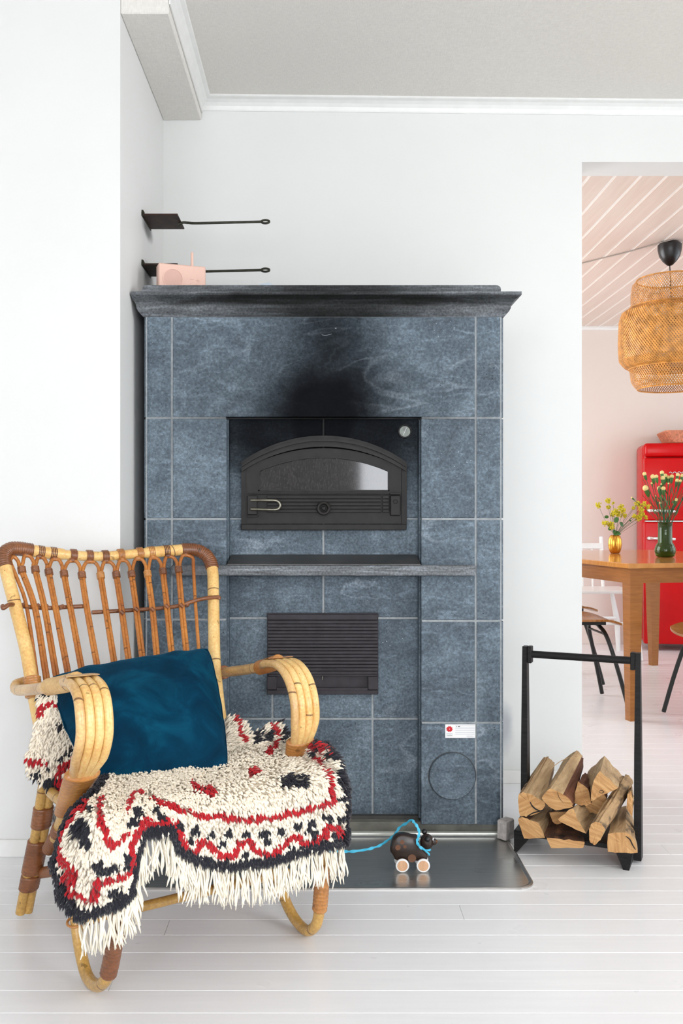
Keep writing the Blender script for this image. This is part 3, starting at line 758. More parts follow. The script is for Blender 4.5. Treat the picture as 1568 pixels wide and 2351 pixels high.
# ------------------------------------------------------------------ chimney dampers on the alcove wall
def damper(zb, zh, lab, hidden=False):
    T = thing('damper_plate', (LX, 3.05, zb), lab, 'damper', None)
    b = MB(); x0, x1 = LX+0.001, LX+0.114
    b.box(x0, x1, 2.978, 3.128, zb-0.0025, zb+0.0025, 0.0008); b.build('plate', M_rust, T)
    b = MB(); b.prism([(LX+0.0005, 2.972, zb-0.004), (LX+0.004, 2.972, zb-0.004), (LX+0.010, 2.972, zb+0.004), (LX+0.006, 2.972, zb+0.012), (LX+0.0005, 2.972, zb+0.013)], (0, 0.006, 0)); b.box(LX+0.0003, LX+0.002, 2.97, 3.135, zb-0.006, zb+0.005); b.build('slot_lip', M_rod, T)
    p = [P(409, zh+5, 3.05), P(420, zh+1, 3.05), P(432, zh+1.5, 3.05), P(450, zh+2.5, 3.04), P(520, zh+1, 3.035), P(600, zh-1, 3.03)]
    p = crom(p, 5); b = MB(); b.tube(p, 0.0043, 8)
    e = p[-1]; b.build('handle', M_rod, T, True)
    b = MB(); ring = [e+Vector((0.013+0.013*math.cos(a), 0, 0.0052*math.sin(a))) for a in [2*PI*k/16 for k in range(17)]]
    b.tube(ring, 0.0036, 8, cap=False); b.build('handle_eye', M_rod, T, True)
    return T
damper(1.924, 510, 'upper rusty chimney damper plate with long iron handle on the alcove wall')
damper(1.766, 621, 'lower black chimney damper plate with long handle behind the pink radio')

# ------------------------------------------------------------------ radio
a = math.radians(19); RM = Matrix.Translation((fx(364, 2.87), 2.87, TOP+0.0002)) @ Matrix.Rotation(a, 4, 'Z')
RT = thing('radio', RM.translation, 'pale pink table radio with round speaker and stub aerial on top of the heater', 'radio')
b = MB(); b.box(0, 0.147, 0, 0.044, 0.0, 0.0862, 0.0035, RM); RB = b.build('body', M_pink, RT)
def RL(x, z, y=-0.0005): return RM @ Vector((x, y, z))
RR = RM.to_3x3().to_4x4()
b = MB(); b.lathe([(0.0315, 0.0), (0.0315, -0.0018), (0.029, -0.0018), (0.029, 0.0)], RL(0.044, 0.040, 0), 40, 'y', M=RR); b.build('speaker_ring', M_pink, RT, True, ang=30)
b = MB(); b.lathe([(0, -0.0004), (0.029, -0.0004)], RL(0.044, 0.040, 0), 40, 'y', M=RR); b.build('speaker_cloth', M_pinkd, RT)
for x in (0.104, 0.122):
    b = MB(); b.lathe([(0, -0.0014), (0.0055, -0.0014), (0.0066, -0.0004), (0.0066, 0.001)], RL(x, 0.026, 0), 20, 'y', M=RR); b.build('button', M_pink, RT, True, ang=30)
b = MB(); b.box(0.097, 0.109, -0.001, 0.001, 0.0425, 0.0438, 0, RM); b.box(0.116, 0.128, -0.001, 0.001, 0.0395, 0.0408, 0, RM); b.box(0.1214, 0.1226, -0.001, 0.001, 0.0355, 0.0448, 0, RM)
b.build('volume_marks', M_pinkd, RT)
b = MB(); b.tube([RM @ Vector((0.108, 0.022, z)) for z in (0.084, 0.1, 0.130, 0.133)], [0.0046, 0.0043, 0.0043, 0.003], 12); b.build('aerial', M_pink, RT, True)
b = MB()
pv = [Vector((fx(590, 2.84), 2.84, TOP+0.0003)), Vector((fx(636, 2.84), 2.83, TOP+0.0003)), Vector((fx(650, 2.9), 2.93, TOP+0.0003)), Vector((fx(580, 2.9), 2.94, TOP+0.0003)), Vector((fx(616, 2.88), 2.88, HC+(VY-648)*2.88/F)), Vector((fx(596, 2.88), 2.885, HC+(VY-651.5)*2.88/F))]
b.add(pv, [(0, 1, 4, 5), (1, 2, 4), (2, 3, 5, 4), (3, 0, 5), (0, 3, 2, 1)]); o = b.build('paper_packet', M_paper); tag(o, 'crumpled pale blue paper packet lying on top of the heater', 'paper')

# ------------------------------------------------------------------ rattan armchair (local frame: u to the right, v to the back)
CO = Vector((-0.2367, 2.0035, 0)); CU = Vector((0.861, 0.509, 0)).normalized(); CV = Vector((-0.509, 0.861, 0)).normalized()
def CW(u, v, z): return CO+CU*u+CV*v+Vector((0, 0, z))
def CL(p): q = p-CO; return (q.dot(CU), q.dot(CV), q.z)
EYE = Vector((0, 0, HC))
def rayd(px, py): return Vector(((px-VX)/F, 1.0, -(py-VY)/F))
def onu(px, py, u):       # meet the upright plane u = const of the chair
    d = rayd(px, py); t = (u-(EYE-CO).dot(CU))/d.dot(CU); return EYE+d*t
def onv(px, py, v):
    d = rayd(px, py); t = (v-(EYE-CO).dot(CV))/d.dot(CV); return EYE+d*t
def vback(z, u):          # the back's surface: leaning and bowed
    return 0.33+0.54*max(z-0.30, 0)*1.08+0.035*(1-(u/0.3)**2)
def onback(px, py, off=0.0):
    d = rayd(px, py); lo, hi = 1.6, 3.2
    f = lambda t: (lambda q: q[1]-vback(q[2], q[0])-off)(CL(EYE+d*t))
    for _ in range(40):
        m = (lo+hi)/2
        if f(m) > 0: hi = m
        else: lo = m
    return EYE+d*lo
AC = thing('rattan_armchair', CW(0, 0.2, 0), 'rattan armchair with looped cane back standing in front of the stone heater', 'armchair')
def pole(name, pts, r, mat, n=12, par=None, k=8):
    b = MB(); b.tube(crom(pts, k), r, n); return b.build(name, mat, par or AC, True, attr=True, ang=60)
def wrap(path, a, bb, r, mat, pitch=0.006, par=None, name='binding', n=14, amp=0.13):
    L = sum((path[i+1]-path[i]).length for i in range(len(path)-1))*(bb-a)
    m = max(2, int(L/pitch)); pts = sub(path, a, bb, m*3+1); rr = []
    for i in range(m*3+1): rr.append(r*(1.0 if i % 3 == 0 else 1+amp))
    B = MB(); B.tube(pts, rr, n); return B.build(name, mat, par or AC, True, attr=True, ang=180)
# back frame: left rear post, top rail, right rear post in one bent pole
bf_px = [(104, 1745), (95, 1680), (77, 1590), (62, 1500), (40, 1410), (14, 1310), (8, 1278), (20, 1262), (45, 1260)]
tops = [(90, 1267), (125, 1271), (166, 1275), (206, 1277), (244, 1277), (280, 1274), (317, 1271), (350, 1268), (386, 1265), (426, 1262)]
rg_px = [(455, 1264), (478, 1280), (488, 1310), (490, 1370), (491, 1440), (493, 1520), (500, 1600), (510, 1680)]
frame_pts = [onback(x, y) for x, y in bf_px+tops+rg_px]
fpath = crom(frame_pts, 5)
fr = resample(fpath, 150)
b = MB(); b.tube(fr, [0.0165 if i > 85 or i < 65 else 0.0135 for i in range(150)], 14); FRM = b.build('back_frame', M_pole, AC, True, attr=True, ang=60)
def nearest_frac(p, path):
    k = min(range(len(path)), key=lambda i: (path[i]-p).length); return k/(len(path)-1)
f0 = nearest_frac(onback(12, 1302), fr); f1 = nearest_frac(onback(72, 1264), fr)
wrap(fr, f0, f1, 0.0172, M_wrapd)
f0 = nearest_frac(onback(418, 1263), fr); f1 = nearest_frac(onback(488, 1305), fr)
wrap(fr, f0, f1, 0.0172, M_wrapd)
wr_x = [59, 90, 125, 166, 206, 244, 280, 317, 350, 386, 426]
wr_y = [1263, 1267, 1271, 1275, 1277, 1277, 1274, 1271, 1268, 1265, 1262]
for i, (x, y) in enumerate(zip(wr_x, wr_y)):
    if i in (0,): continue
    fc = nearest_frac(onback(x, y), fr); wrap(fr, fc-0.0055, fc+0.0055, 0.0158, M_wrapl if 6 <= i <= 8 else M_wrapd, 0.004)
# hoops: 12 inverted-U canes
cols = [((50, 1309), (81, 1399), (106, 1552)), ((81, 1308), (103, 1399), (128, 1545)), ((112, 1314), (132, 1419), (156, 1545)), ((147, 1318), (166, 1419), (189, 1545)),
        ((188, 1321), (201, 1406), (226, 1545)), ((231, 1322), (244, 1406), (265, 1540)), ((267, 1320), (280, 1406), (298, 1535)), ((302, 1319), (313, 1399), (329, 1528)),
        ((339, 1318), (350, 1399), (361, 1520)), ((374, 1313), (383, 1392), (395, 1510)), ((410, 1309), (417, 1390), (428, 1500))]
left1 = [(24, 1290), (38, 1325), (58, 1379), (72, 1460), (86, 1560)]
right1 = [(444, 1300), (448, 1376), (456, 1490)]
def down(cx3, off):   # continue a column to the seat
    (x0, y0), (x1, y1), (x2, y2) = cx3
    ex, ey = x2+(x2-x1)*1.25, y2+(y2-y1)*1.25
    return [(x0+off, y0), (x1+off, y1), (x2+off*1.15, y2), (ex+off*1.3, ey)]
for k in range(12):
    wx = 30 if k == 0 else wr_x[k-1]; wy = 1282 if k == 0 else wr_y[k-1]+16
    o = 3.1
    L = [(p[0], p[1]) for p in left1[::-1]] if k == 0 else down(cols[k-1], o)[::-1]
    R = down(cols[k], -o) if k < 11 else [(right1[0][0], right1[0][1]), right1[1], right1[2], (466, 1640)]
    lx, ly = L[-1]; rx_, ry_ = R[0]
    if k == 0:
        arch = [(27, 1281), (33, 1279), (42, 1290)]
    else:
        arch = [(lx-1+(wx-lx)*0.10, ly-17), (lx+(wx-lx)*0.45, wy-1), (wx, wy-3), (rx_-(rx_-wx)*0.45, wy-1), (rx_+1-(rx_-wx)*0.10, ry_-17)]
    pts = [onback(x, y, -0.006 if k % 2 else -0.004) for x, y in L+arch+R]
    pole('hoop_cane', pts, 0.0050, M_slat, 8, k=5)
    if 0 < k < 12:
        c0 = onback(wx, wy-5, -0.004); B = MB(); B.tube([c0-CU*0.008, c0-CU*0.003, c0+CU*0.003, c0+CU*0.008], [0.004, 0.0075, 0.0075, 0.004], 8); B.build('tie', M_wrapl if 7 <= k <= 9 else M_wrapd, AC, True)
for k, c in enumerate(cols):
    x, y = c[0]; p = [onback(x-1, y-7, -0.005), onback(x, y, -0.005), onback(x+1.2, y+7, -0.005)]
    wrap(p, 0, 1, 0.0098, M_wrapl if k in (5, 8) else M_wrapd, 0.0035, name='tie')
    m = c[1]
    if k > 5: 
        p = [onback(m[0]-4, m[1]-3, -0.010), onback(m[0]+4, m[1]+4, -0.010)]; B = MB(); B.tube(p, 0.006, 8); B.build('tie', M_wrapd, AC, True)
# cross brace, broken in the middle
pole('cross_brace', [onback(6, 1391, -0.02), onback(8, 1396, -0.026), onback(22, 1388, -0.024), onback(42, 1390, 0.004), onback(70, 1394, 0.006), onback(110, 1396, 0.006), onback(150, 1394, 0.006), onback(191, 1392, 0.006)], 0.0058, M_wrapd, 8)
pole('cross_brace', [onback(211, 1406, 0.002), onback(250, 1404, 0.004), onback(300, 1401, 0.006), onback(360, 1397, 0.006), onback(410, 1391, 0.004), onback(445, 1380, -0.010), onback(470, 1374, -0.022), onback(500, 1371, -0.022), onback(502, 1376, -0.02)], 0.0056, M_wrapd, 8)
for x, y in [(52, 1390), (85, 1392), (105, 1394), (141, 1394), (430, 1388), (448, 1380)]:
    c0 = onback(x, y, 0.003); B = MB(); B.tube([c0+Vector((-0.006, 0, -0.006)), c0+Vector((0, -0.004, 0)), c0+Vector((0.006, 0, 0.006))], [0.003, 0.0075, 0.003], 7); B.build('tie', M_wrapd, AC, True)
# arms: a single pole from the back, four flattened poles over the arch, drawn together again below
def arm(side, back_px, arch_c, width, tail):
    # arch_c: centre line pixels with u ; width px offsets handled in u
    cl = [onu(x, y, u) for x, y, u in arch_c]
    path = resample(crom(cl, 8), 60)
    offs = [-1.5, -0.5, 0.5, 1.5]
    for j, o in enumerate(offs):
        pts = []
        for i, p in enumerate(path):
            t = i/59
            wv = min(1, t/0.22); wv = wv*wv*(3-2*wv)
            we = 1-max(0, (t-0.80)/0.20)*0.45
            pts.append(p+CU*(o*width*(0.15+0.85*wv)*we))
        b = MB(); b.tube(pts, 0.0097, 12)
        b.build('arm_pole', M_arm if j in (0,) else M_pole, AC, True, attr=True, ang=60)
    return path
arL = [(150, 1572, -0.275), (172, 1563, -0.272), (192, 1566, -0.27), (208, 1590, -0.27), (216, 1635, -0.27), (217, 1690, -0.27), (206, 1740, -0.27), (186, 1782, -0.268)]
arR = [(600, 1532, 0.262), (634, 1521, 0.262), (661, 1526, 0.262), (683, 1554, 0.262), (697, 1598, 0.262), (701, 1642, 0.262), (697, 1682, 0.262), (686, 1718, 0.262)]
pL = arm(-1, None, arL, 0.0185, None)
pR = arm(1, None, arR, 0.0185, None)
# back part of each arm
lb = [onu(60, 1565, -0.262), onu(38, 1572, -0.287), onu(40, 1584, -0.292), onu(70, 1583, -0.29), onu(110, 1578, -0.285), onu(152, 1571, -0.277)]
pole('arm_rear_pole', lb, 0.0135, M_arm)
lbw = crom([onu(112, 1577, -0.285), onu(135, 1573, -0.28), onu(158, 1568, -0.276), onu(176, 1563, -0.274)], 8); wrap(lbw, 0, 1, 0.0170, M_arm, 0.005)
wrap(crom([onu(73, 1555, -0.264), onu(78, 1600, -0.264)], 6), 0, 1, 0.019, M_wrapl, 0.006)
rb = [onu(488, 1549, 0.262), onu(520, 1543, 0.265), onu(560, 1538, 0.265), onu(604, 1531, 0.263)]
pole('arm_rear_pole', rb, 0.0135, M_arm)
wrap(crom([onu(596, 1533, 0.264), onu(618, 1527, 0.263), onu(640, 1519, 0.262)], 8), 0, 1, 0.0165, M_wrapl, 0.005)
wrap(crom([onu(484, 1551, 0.262), onu(516, 1543, 0.264)], 6), 0, 1, 0.0165, M_wrapd, 0.005)
# flat strap lying over the arch heads
def strap(path, i0, i1, w, mat):
    b = MB(); rings = []
    for i in range(i0, i1):
        t = (path[i+1]-path[i]).normalized(); nrm = CU.cross(t).normalized()
        if nrm.z < 0: nrm = -nrm
        ww = w*(i-i0+3)/(i1-i0+3)
        c = path[i]+nrm*0.0115
        rings.append([c-CU*ww, c+CU*ww, c+CU*ww+nrm*0.0012, c-CU*ww+nrm*0.0012])
    b.loft(rings); b.build('arm_strap', mat, AC, True, attr=True)
strap(pL, 2, 18, 0.036, M_arm); strap(pR, 2, 18, 0.036, M_wrapl)
# wrapped gathering under the left arch, then on down to the rear leg
la = crom([onu(190, 1775, -0.268), onu(176, 1800, -0.265), onu(160, 1835, -0.262), onu(146, 1866, -0.26)], 8)
def wideband(path, a0, a1, m, mat, z=0.0065):
    pts = resample(path, m*3+1); b = MB(); rings = []; vals = []
    L = 0
    for i, p in enumerate(pts):
        f = i/(m*3); ww = a0+(a1-a0)*f; k = 1.0 if i % 3 == 0 else 1.06
        t = (pts[min(i+1, len(pts)-1)]-pts[max(i-1, 0)]).normalized(); nrm = CU.cross(t).normalized()
        rings.append([p+CU*(ww*k*math.cos(2*PI*q/16))+nrm*((0.0125+0.004*(1-f))*k*math.sin(2*PI*q/16)) for q in range(16)])
    b.loft(rings); return b.build('binding', mat, AC, True, attr=True, ang=180)
wideband(la, 0.036, 0.020, 14, M_wrapl)
pole('arm_lower_pole', [onu(160, 1830, -0.258), onu(148, 1866, -0.257), onu(136, 1900, -0.256), onu(127, 1924, -0.255)], 0.0135, M_leg)
wideband(crom([onu(690, 1700, 0.262), onu(683, 1722, 0.262), onu(672, 1760, 0.262)], 8), 0.036, 0.020, 10, M_wrapl)
pole('arm_lower_pole', [onu(675, 1755, 0.262), onu(655, 1800, 0.262), onu(620, 1880, 0.262)], 0.0135, M_leg)
# tie with thin cane lines on the arches
for pth in (pR,):
    c = sub(pth, 0.93, 0.955, 4)
# rear legs (two poles each) and their bindings
def rleg(sgn):
    if sgn < 0:
        A = [onu(119, 1790, -0.248), onu(112, 1830, -0.25), onu(102, 1900, -0.255), onu(88, 1970, -0.262), onu(74, 2040, -0.269), onu(64, 2092, -0.275)]
        Bp = [onu(106, 1770, -0.262), onu(96, 1850, -0.264), onu(80, 1940, -0.27), onu(62, 2020, -0.276), onu(50, 2085, -0.276)]
    else:
        A = [CW(0.25, 0.36, 0.36), CW(0.25, 0.37, 0.30), CW(0.25, 0.40, 0.2), CW(0.25, 0.45, 0.1), CW(0.25, 0.49, 0.008)]
        Bp = [CW(0.27, 0.36, 0.36), CW(0.27, 0.37, 0.30), CW(0.272, 0.40, 0.2), CW(0.275, 0.45, 0.1), CW(0.275, 0.49, 0.008)]
    if sgn < 0: Bp = [p-CU*0.018+Vector((0, 0, 0.0)) for p in A]
    for P_ in (A, Bp):
        q = crom(P_, 8); q[-1].z = max(q[-1].z, 0.001 if sgn < 0 else 0.0062)
        b = MB(); b.tube(q, 0.0118, 12); b.build('rear_leg_pole', M_leg, AC, True, attr=True, ang=60)
    mid = crom([(a+b_)/2 for a, b_ in zip(resample(crom(A, 6), 12), resample(crom(Bp, 6), 12))], 4)
    def band(a, b_, w):
        pts = sub(mid, a, b_, 3*max(2, int((b_-a)*0.33/0.007))+1); bb = MB(); rings = []
        for i, p in enumerate(pts):
            t = (pts[min(i+1, len(pts)-1)]-pts[max(i-1, 0)]).normalized(); nrm = CU.cross(t).normalized(); k = 1.0 if i % 3 == 0 else 1.06
            rings.append([p+CU*((w+0.003)*k*math.cos(2*PI*q/16))+nrm*(0.0175*k*math.sin(2*PI*q/16)) for q in range(16)])
        bb.loft(rings); bb.build('binding', M_wrapd, AC, True, attr=True, ang=180)
    band(0.20, 0.34, 0.020); band(0.44, 0.69, 0.021); band(0.71, 0.82, 0.020)
rleg(-1); rleg(1)
wrap(crom([onu(127, 1921, -0.255), onu(112, 1950, -0.255)], 4), 0, 1, 0.014, M_wrapd, 0.006)
wrap(crom([onu(137, 1898, -0.256), onu(131, 1915, -0.256)], 4), 0, 1, 0.0150, M_wrapd, 0.005)
# front legs: bent loops standing on the floor
lp = [onu(158, 1900, -0.25), onu(160, 1960, -0.25), onu(166, 2020, -0.25), onu(172, 2090, -0.249), onu(180, 2170, -0.248), onu(194, 2240, -0.247), onu(208, 2270, -0.246), onu(226, 2280, -0.244), onu(243, 2264, -0.241), onu(252, 2235, -0.238), onu(260, 2190, -0.236), onu(268, 2145, -0.235), onv(274, 2100, -0.085), onv(277, 2040, -0.070), onv(282, 1950, -0.055)]
rp = [onu(600, 1960, 0.25), onu(625, 2000, 0.25), onu(645, 2050, 0.25), onu(662, 2095, 0.25), onu(684, 2132, 0.25), onu(706, 2150, 0.25), onu(724, 2138, 0.25), onu(732, 2110, 0.25), onu(737, 2060, 0.25), onu(740, 2000, 0.25), onu(741, 1940, 0.25)]
def ground(pts, r):
    m = min(p.z for p in pts); return [p+Vector((0, 0, (r-m)*max(0, 1-(p.z-m)/0.25))) for p in pts]
for pts, wa, wb in ((lp, 0.56, 0.80), (rp, 0.64, 0.90)):
    q = ground(crom(pts, 6), 0.0128); b = MB(); b.tube(q, 0.0125, 14); b.build('front_leg_loop', M_leg, AC, True, attr=True, ang=60)
    if pts is lp: f0, f1 = nearest_frac(onu(253, 2232, -0.238), q), nearest_frac(onv(275, 2080, -0.08), q)
    else: f0, f1 = nearest_frac(onu(733, 2100, 0.25), q), nearest_frac(onu(740, 1990, 0.25), q)
    wrap(q, f0, f1, 0.0155, M_wrapd if pts is lp else M_wrapl, 0.009)
# stretchers and seat ring
pole('stretcher', [onu(82, 2006, -0.25), onu(110, 2001, -0.25), onu(150, 1994, -0.25), onu(166, 1990, -0.25)], 0.0100, M_leg)
wrap(crom([onu(94, 2004, -0.25), onu(156, 1993, -0.25)], 6), 0, 1, 0.0118, M_wrapd, 0.0055)
A_, B_ = onu(174, 2116, -0.249), onv(600, 2016, 0.10)
pole('stretcher', [A_, onv(320, 2083, 0.06), onv(440, 2054, 0.08), B_, onu(660, 2003, 0.25)], 0.0105, M_leg)
wrap(crom([A_+CU*0.012, A_+CU*0.05], 4), 0, 1, 0.0122, M_wrapd, 0.006)
B = MB(); B.tube([A_+Vector((0.018*math.cos(t), 0.018*math.sin(t), 0.004*math.sin(t))) for t in [2*PI*k/16 for k in range(17)]], 0.003, 6, cap=False); B.build('tie', M_wrapl, AC, True)
SZ = 0.335
ringp = [CW(-0.24, -0.03, SZ), CW(0.0, -0.045, SZ), CW(0.24, -0.03, SZ), CW(0.245, 0.15, SZ), CW(0.24, 0.36, SZ), CW(0, 0.38, SZ), CW(-0.24, 0.36, SZ), CW(-0.245, 0.15, SZ), CW(-0.24, -0.03, SZ)]
pole('seat_frame', ringp, 0.013, M_leg)
B = MB(); B.prism([CW(-0.232, -0.03, SZ-0.004), CW(0.232, -0.03, SZ-0.004), CW(0.232, 0.36, SZ-0.004), CW(-0.232, 0.36, SZ-0.004)], (0, 0, 0.02)); B.build('seat', M_slat, AC)

# ------------------------------------------------------------------ shaggy wool throw on the seat
def sdf(p):
    u, v, z = CL(p); r = 0.055
    # rounded block: seat with everything below it
    cu, hu = 0.0, 0.292; cv, hv = 0.20, 0.292; cz0, hz_ = -0.30, 0.692
    qx, qy, qz = abs(u-cu)-(hu-r), abs(v-cv)-(hv-r), abs(z-cz0)-(hz_-r)
    return math.sqrt(max(qx, 0)**2+max(qy, 0)**2+max(qz, 0)**2)+min(max(qx, qy, qz), 0)-r
def march(px, py):
    d = rayd(px, py).normalized(); t = 1.4; best = (9, t)
    for _ in range(70):
        s = sdf(EYE+d*t)
        if s < best[0]: best = (s, t)
        if s < 0.0004: return EYE+d*t
        t += s*0.9
        if t > 3.2: break
    return EYE+d*best[1]
def sdn(p):
    e = 0.004
    g = Vector([sdf(p+Vector(a)*e)-sdf(p-Vector(a)*e) for a in ((1, 0, 0), (0, 1, 0), (0, 0, 1))])
    return g.normalized() if g.length > 1e-9 else Vector((0, 0, 1))
CREAM = srgb(250, 238, 218); RED = srgb(184, 8, 26); BLK = srgb(22, 22, 34)
def v2(l): return [Vector((a, b_)) for a, b_ in l]
top_e = v2([(250, 1752), (290, 1745), (360, 1752), (440, 1752), (500, 1742), (560, 1705), (610, 1700), (655, 1698), (700, 1703), (742, 1712)])
bot_e = v2([(205, 2084), (250, 2066), (292, 2040), (312, 1955), (330, 1908), (385, 1900), (403, 1938), (450, 1968), (520, 1983), (600, 1972), (700, 1945), (792, 1930)])
lef_e = v2([(250, 1752), (215, 1812), (172, 1870), (152, 1925), (156, 1985), (176, 2040), (205, 2084)])
rig_e = v2([(742, 1712), (768, 1750), (784, 1800), (791, 1868), (792, 1930)])
def seg_d(p, a, b_):
    ab = b_-a; t = max(0, min(1, (p-a).dot(ab)/max(ab.length_squared, 1e-9))); return (p-a-ab*t).length
def pl_d(p, pl): return min(seg_d(p, a, b_) for a, b_ in zip(pl, pl[1:]))
red_lines = [(v2([(206, 1828), (198, 1868), (185, 1887), (171, 1906), (161, 1930), (166, 1954), (187, 1967), (198, 1989), (187, 2021), (185, 2034)]), 8),
    (v2([(233, 1852), (230, 1870), (238, 1900), (246, 1927), (257, 1938), (281, 1920), (290, 1914)]), 5),
    (v2([(292, 1866), (308, 1839), (321, 1833), (345, 1842), (367, 1860), (391, 1863), (405, 1868), (436, 1871), (473, 1877), (492, 1875), (520, 1877), (560, 1880), (604, 1876), (632, 1872), (675, 1861), (703, 1853), (742, 1846), (758, 1843), (756, 1833), (750, 1808), (742, 1785), (732, 1755), (722, 1745)]), 4.5),
    (v2([(316, 1893), (332, 1886), (356, 1897), (380, 1889), (396, 1898)]), 6),
    (v2([(321, 1898), (303, 1922), (293, 1941), (297, 1962), (295, 1986), (273, 2002), (246, 2008)]), 6),
    (v2([(233, 2013), (228, 2048), (222, 2058)]), 6), (v2([(190, 2034), (208, 2042), (224, 2052)]), 6),
    (v2([(399, 1895), (408, 1925), (422, 1945), (436, 1950), (450, 1942), (453, 1926), (475, 1934), (492, 1948), (502, 1962), (534, 1962), (540, 1945), (548, 1934), (573, 1928), (579, 1948), (593, 1951), (613, 1959), (632, 1948), (649, 1931), (660, 1923), (680, 1918), (692, 1931), (716, 1931), (742, 1920), (748, 1900), (767, 1898), (781, 1920), (786, 1931)]), 6.5),
    (v2([(690, 1716), (725, 1722), (757, 1733), (772, 1745)]), 8), (v2([(776, 1750), (786, 1850), (790, 1900)]), 3), (v2([(628, 1716), (613, 1738)]), 8),
    (v2([(580, 1782), (572, 1787), (590, 1784), (572, 1779)]), 4), (v2([(437, 1808), (447, 1822), (462, 1822)]), 5), (v2([(462, 1822), (484, 1828), (478, 1816)]), 6)]
blk_dots = [(405, 1898, 8), (441, 1901, 9), (430, 1925, 7), (481, 1911, 9), (509, 1935, 8), (525, 1912, 10), (562, 1911, 9), (602, 1910, 10), (610, 1928, 9), (640, 1904, 9), (677, 1893, 9), (712, 1888, 10), (703, 1902, 8), (718, 1912, 9), (747, 1879, 9), (774, 1881, 9),
    (774, 1834, 8), (770, 1798, 9), (776, 1808, 8), (764, 1785, 8), (652, 1805, 12), (670, 1801, 12), (688, 1802, 12), (204, 1914, 14), (214, 1932, 9), (208, 1900, 8), (232, 1972, 9), (241, 1986, 10), (256, 1980, 9), (313, 1872, 9), (302, 1890, 9), (353, 1866, 6), (365, 1879, 8), (372, 1882, 6), (284, 1962, 9), (282, 1978, 8), (257, 2034, 9), (264, 2044, 9), (213, 1871, 6), (165, 1993, 10), (762, 1918, 8), (715, 1735, 8), (745, 1748, 7),
    (455, 1963, 8), (560, 1962, 7), (665, 1948, 9)]
def tint(px, py, edge=True):
    p = Vector((px+random.uniform(-1.2, 1.2), py+random.uniform(-1.5, 1.5)))
    if edge:
        if pl_d(p, lef_e) < 12+8*(py < 1850): return BLK
        if pl_d(p, bot_e) < 8.5: return BLK
        if pl_d(p, rig_e) < 6 or (px > 640 and pl_d(p, top_e) < 9): return BLK
    for x, y, r_ in blk_dots:
        if abs(p.x-x) < r_ and abs(p.y-y) < r_*0.9: return BLK
    for pl, w_ in red_lines:
        if pl_d(p, pl) < w_*1.15: return RED
    return None
TR = thing('shaggy_throw', CW(0, 0.15, 0.38), 'cream shaggy wool throw with red and black motifs on the armchair', 'blanket')
cloth, pile = MB(), MB()
def shade(c, k=None):
    k = random.uniform(0.82, 1.08) if k is None else k
    return (min(c[0]*k, 1), min(c[1]*k, 1), min(c[2]*k, 1), 1)
def tuft(p, dirv, nrm, L, w_, c):
    pile.col = c
    side = dirv.cross(nrm).normalized()*w_; up = nrm*(w_*0.8)
    tip = p+dirv*L; mid = p+dirv*(L*0.5)+nrm*(L*0.16)
    A = [p-side*0.5, p+side*0.5, p+up*0.6]; B = [mid-side*1.05, mid+side*1.05, mid+up*1.3, mid-up*0.6]
    base = [p-side*0.6, p+side*0.6, p+up*0.7, p-up*0.4]
    vs = [p-side*0.6, p+up*0.7, p+side*0.6, p-up*0.4, mid-side, mid+up*1.2, mid+side, mid-up*0.6, tip]
    pile.add(vs, [(0, 1, 5, 4), (1, 2, 6, 5), (2, 3, 7, 6), (3, 0, 4, 7), (4, 5, 8), (5, 6, 8), (6, 7, 8), (7, 4, 8)])
# main patch
NU, NV = 96, 60
T_ = [Vector((p.x, p.y)) for p in resample([Vector((p.x, p.y, 0)) for p in top_e], NU)]
Bt = resample([Vector((p.x, p.y, 0)) for p in bot_e], NU); Bt = [Vector((p.x, p.y)) for p in Bt]
Lf = [Vector((p.x, p.y)) for p in resample([Vector((p.x, p.y, 0)) for p in lef_e], NV)]
Rg = [Vector((p.x, p.y)) for p in resample([Vector((p.x, p.y, 0)) for p in rig_e], NV)]
def coons(s, t):
    i, j = s*(NU-1), t*(NV-1); i0, j0 = min(int(i), NU-2), min(int(j), NV-2)
    a, b_ = T_[i0].lerp(T_[i0+1], i-i0), Bt[i0].lerp(Bt[i0+1], i-i0)
    c, d = Lf[j0].lerp(Lf[j0+1], j-j0), Rg[j0].lerp(Rg[j0+1], j-j0)
    return a*(1-t)+b_*t+c*(1-s)+d*s-(T_[0]*(1-s)*(1-t)+T_[-1]*s*(1-t)+Bt[0]*(1-s)*t+Bt[-1]*s*t)
def fold(px, py):
    k = max(0, min(1, (py-1830)/70))
    return 0.016*k*math.sin((px-150)/34.0)*(1.0 if px < 420 else 0.35)+0.020*math.exp(-((px-312-(py-1850)*-0.1)/26)**2)*k - 0.02*math.exp(-((px-272)/20)**2)*max(0, 1-abs(py-1880)/70)
def surf(px, py):
    p = march(px, py); n = sdn(p); return p+n*fold(px, py)*0.7+n*(0.016*max(0, min(1, (330-px)/50))*max(0, min(1, (py-1880)/80)))+n*(0.004+0.006*noise.noise(Vector((px/45, py/45, 0)))), n
pts = []; cl_ = []
for j in range(NV):
    for i in range(NU):
        q = coons(i/(NU-1), j/(NV-1)); p, n = surf(q.x, q.y); pts.append(p)
        cl_.append(shade(tint(q.x, q.y) or CREAM, 0.85))
cloth.grid(pts, NU, NV); cloth.c[-len(pts):] = cl_
DOWN = Vector((0, 0, -1))
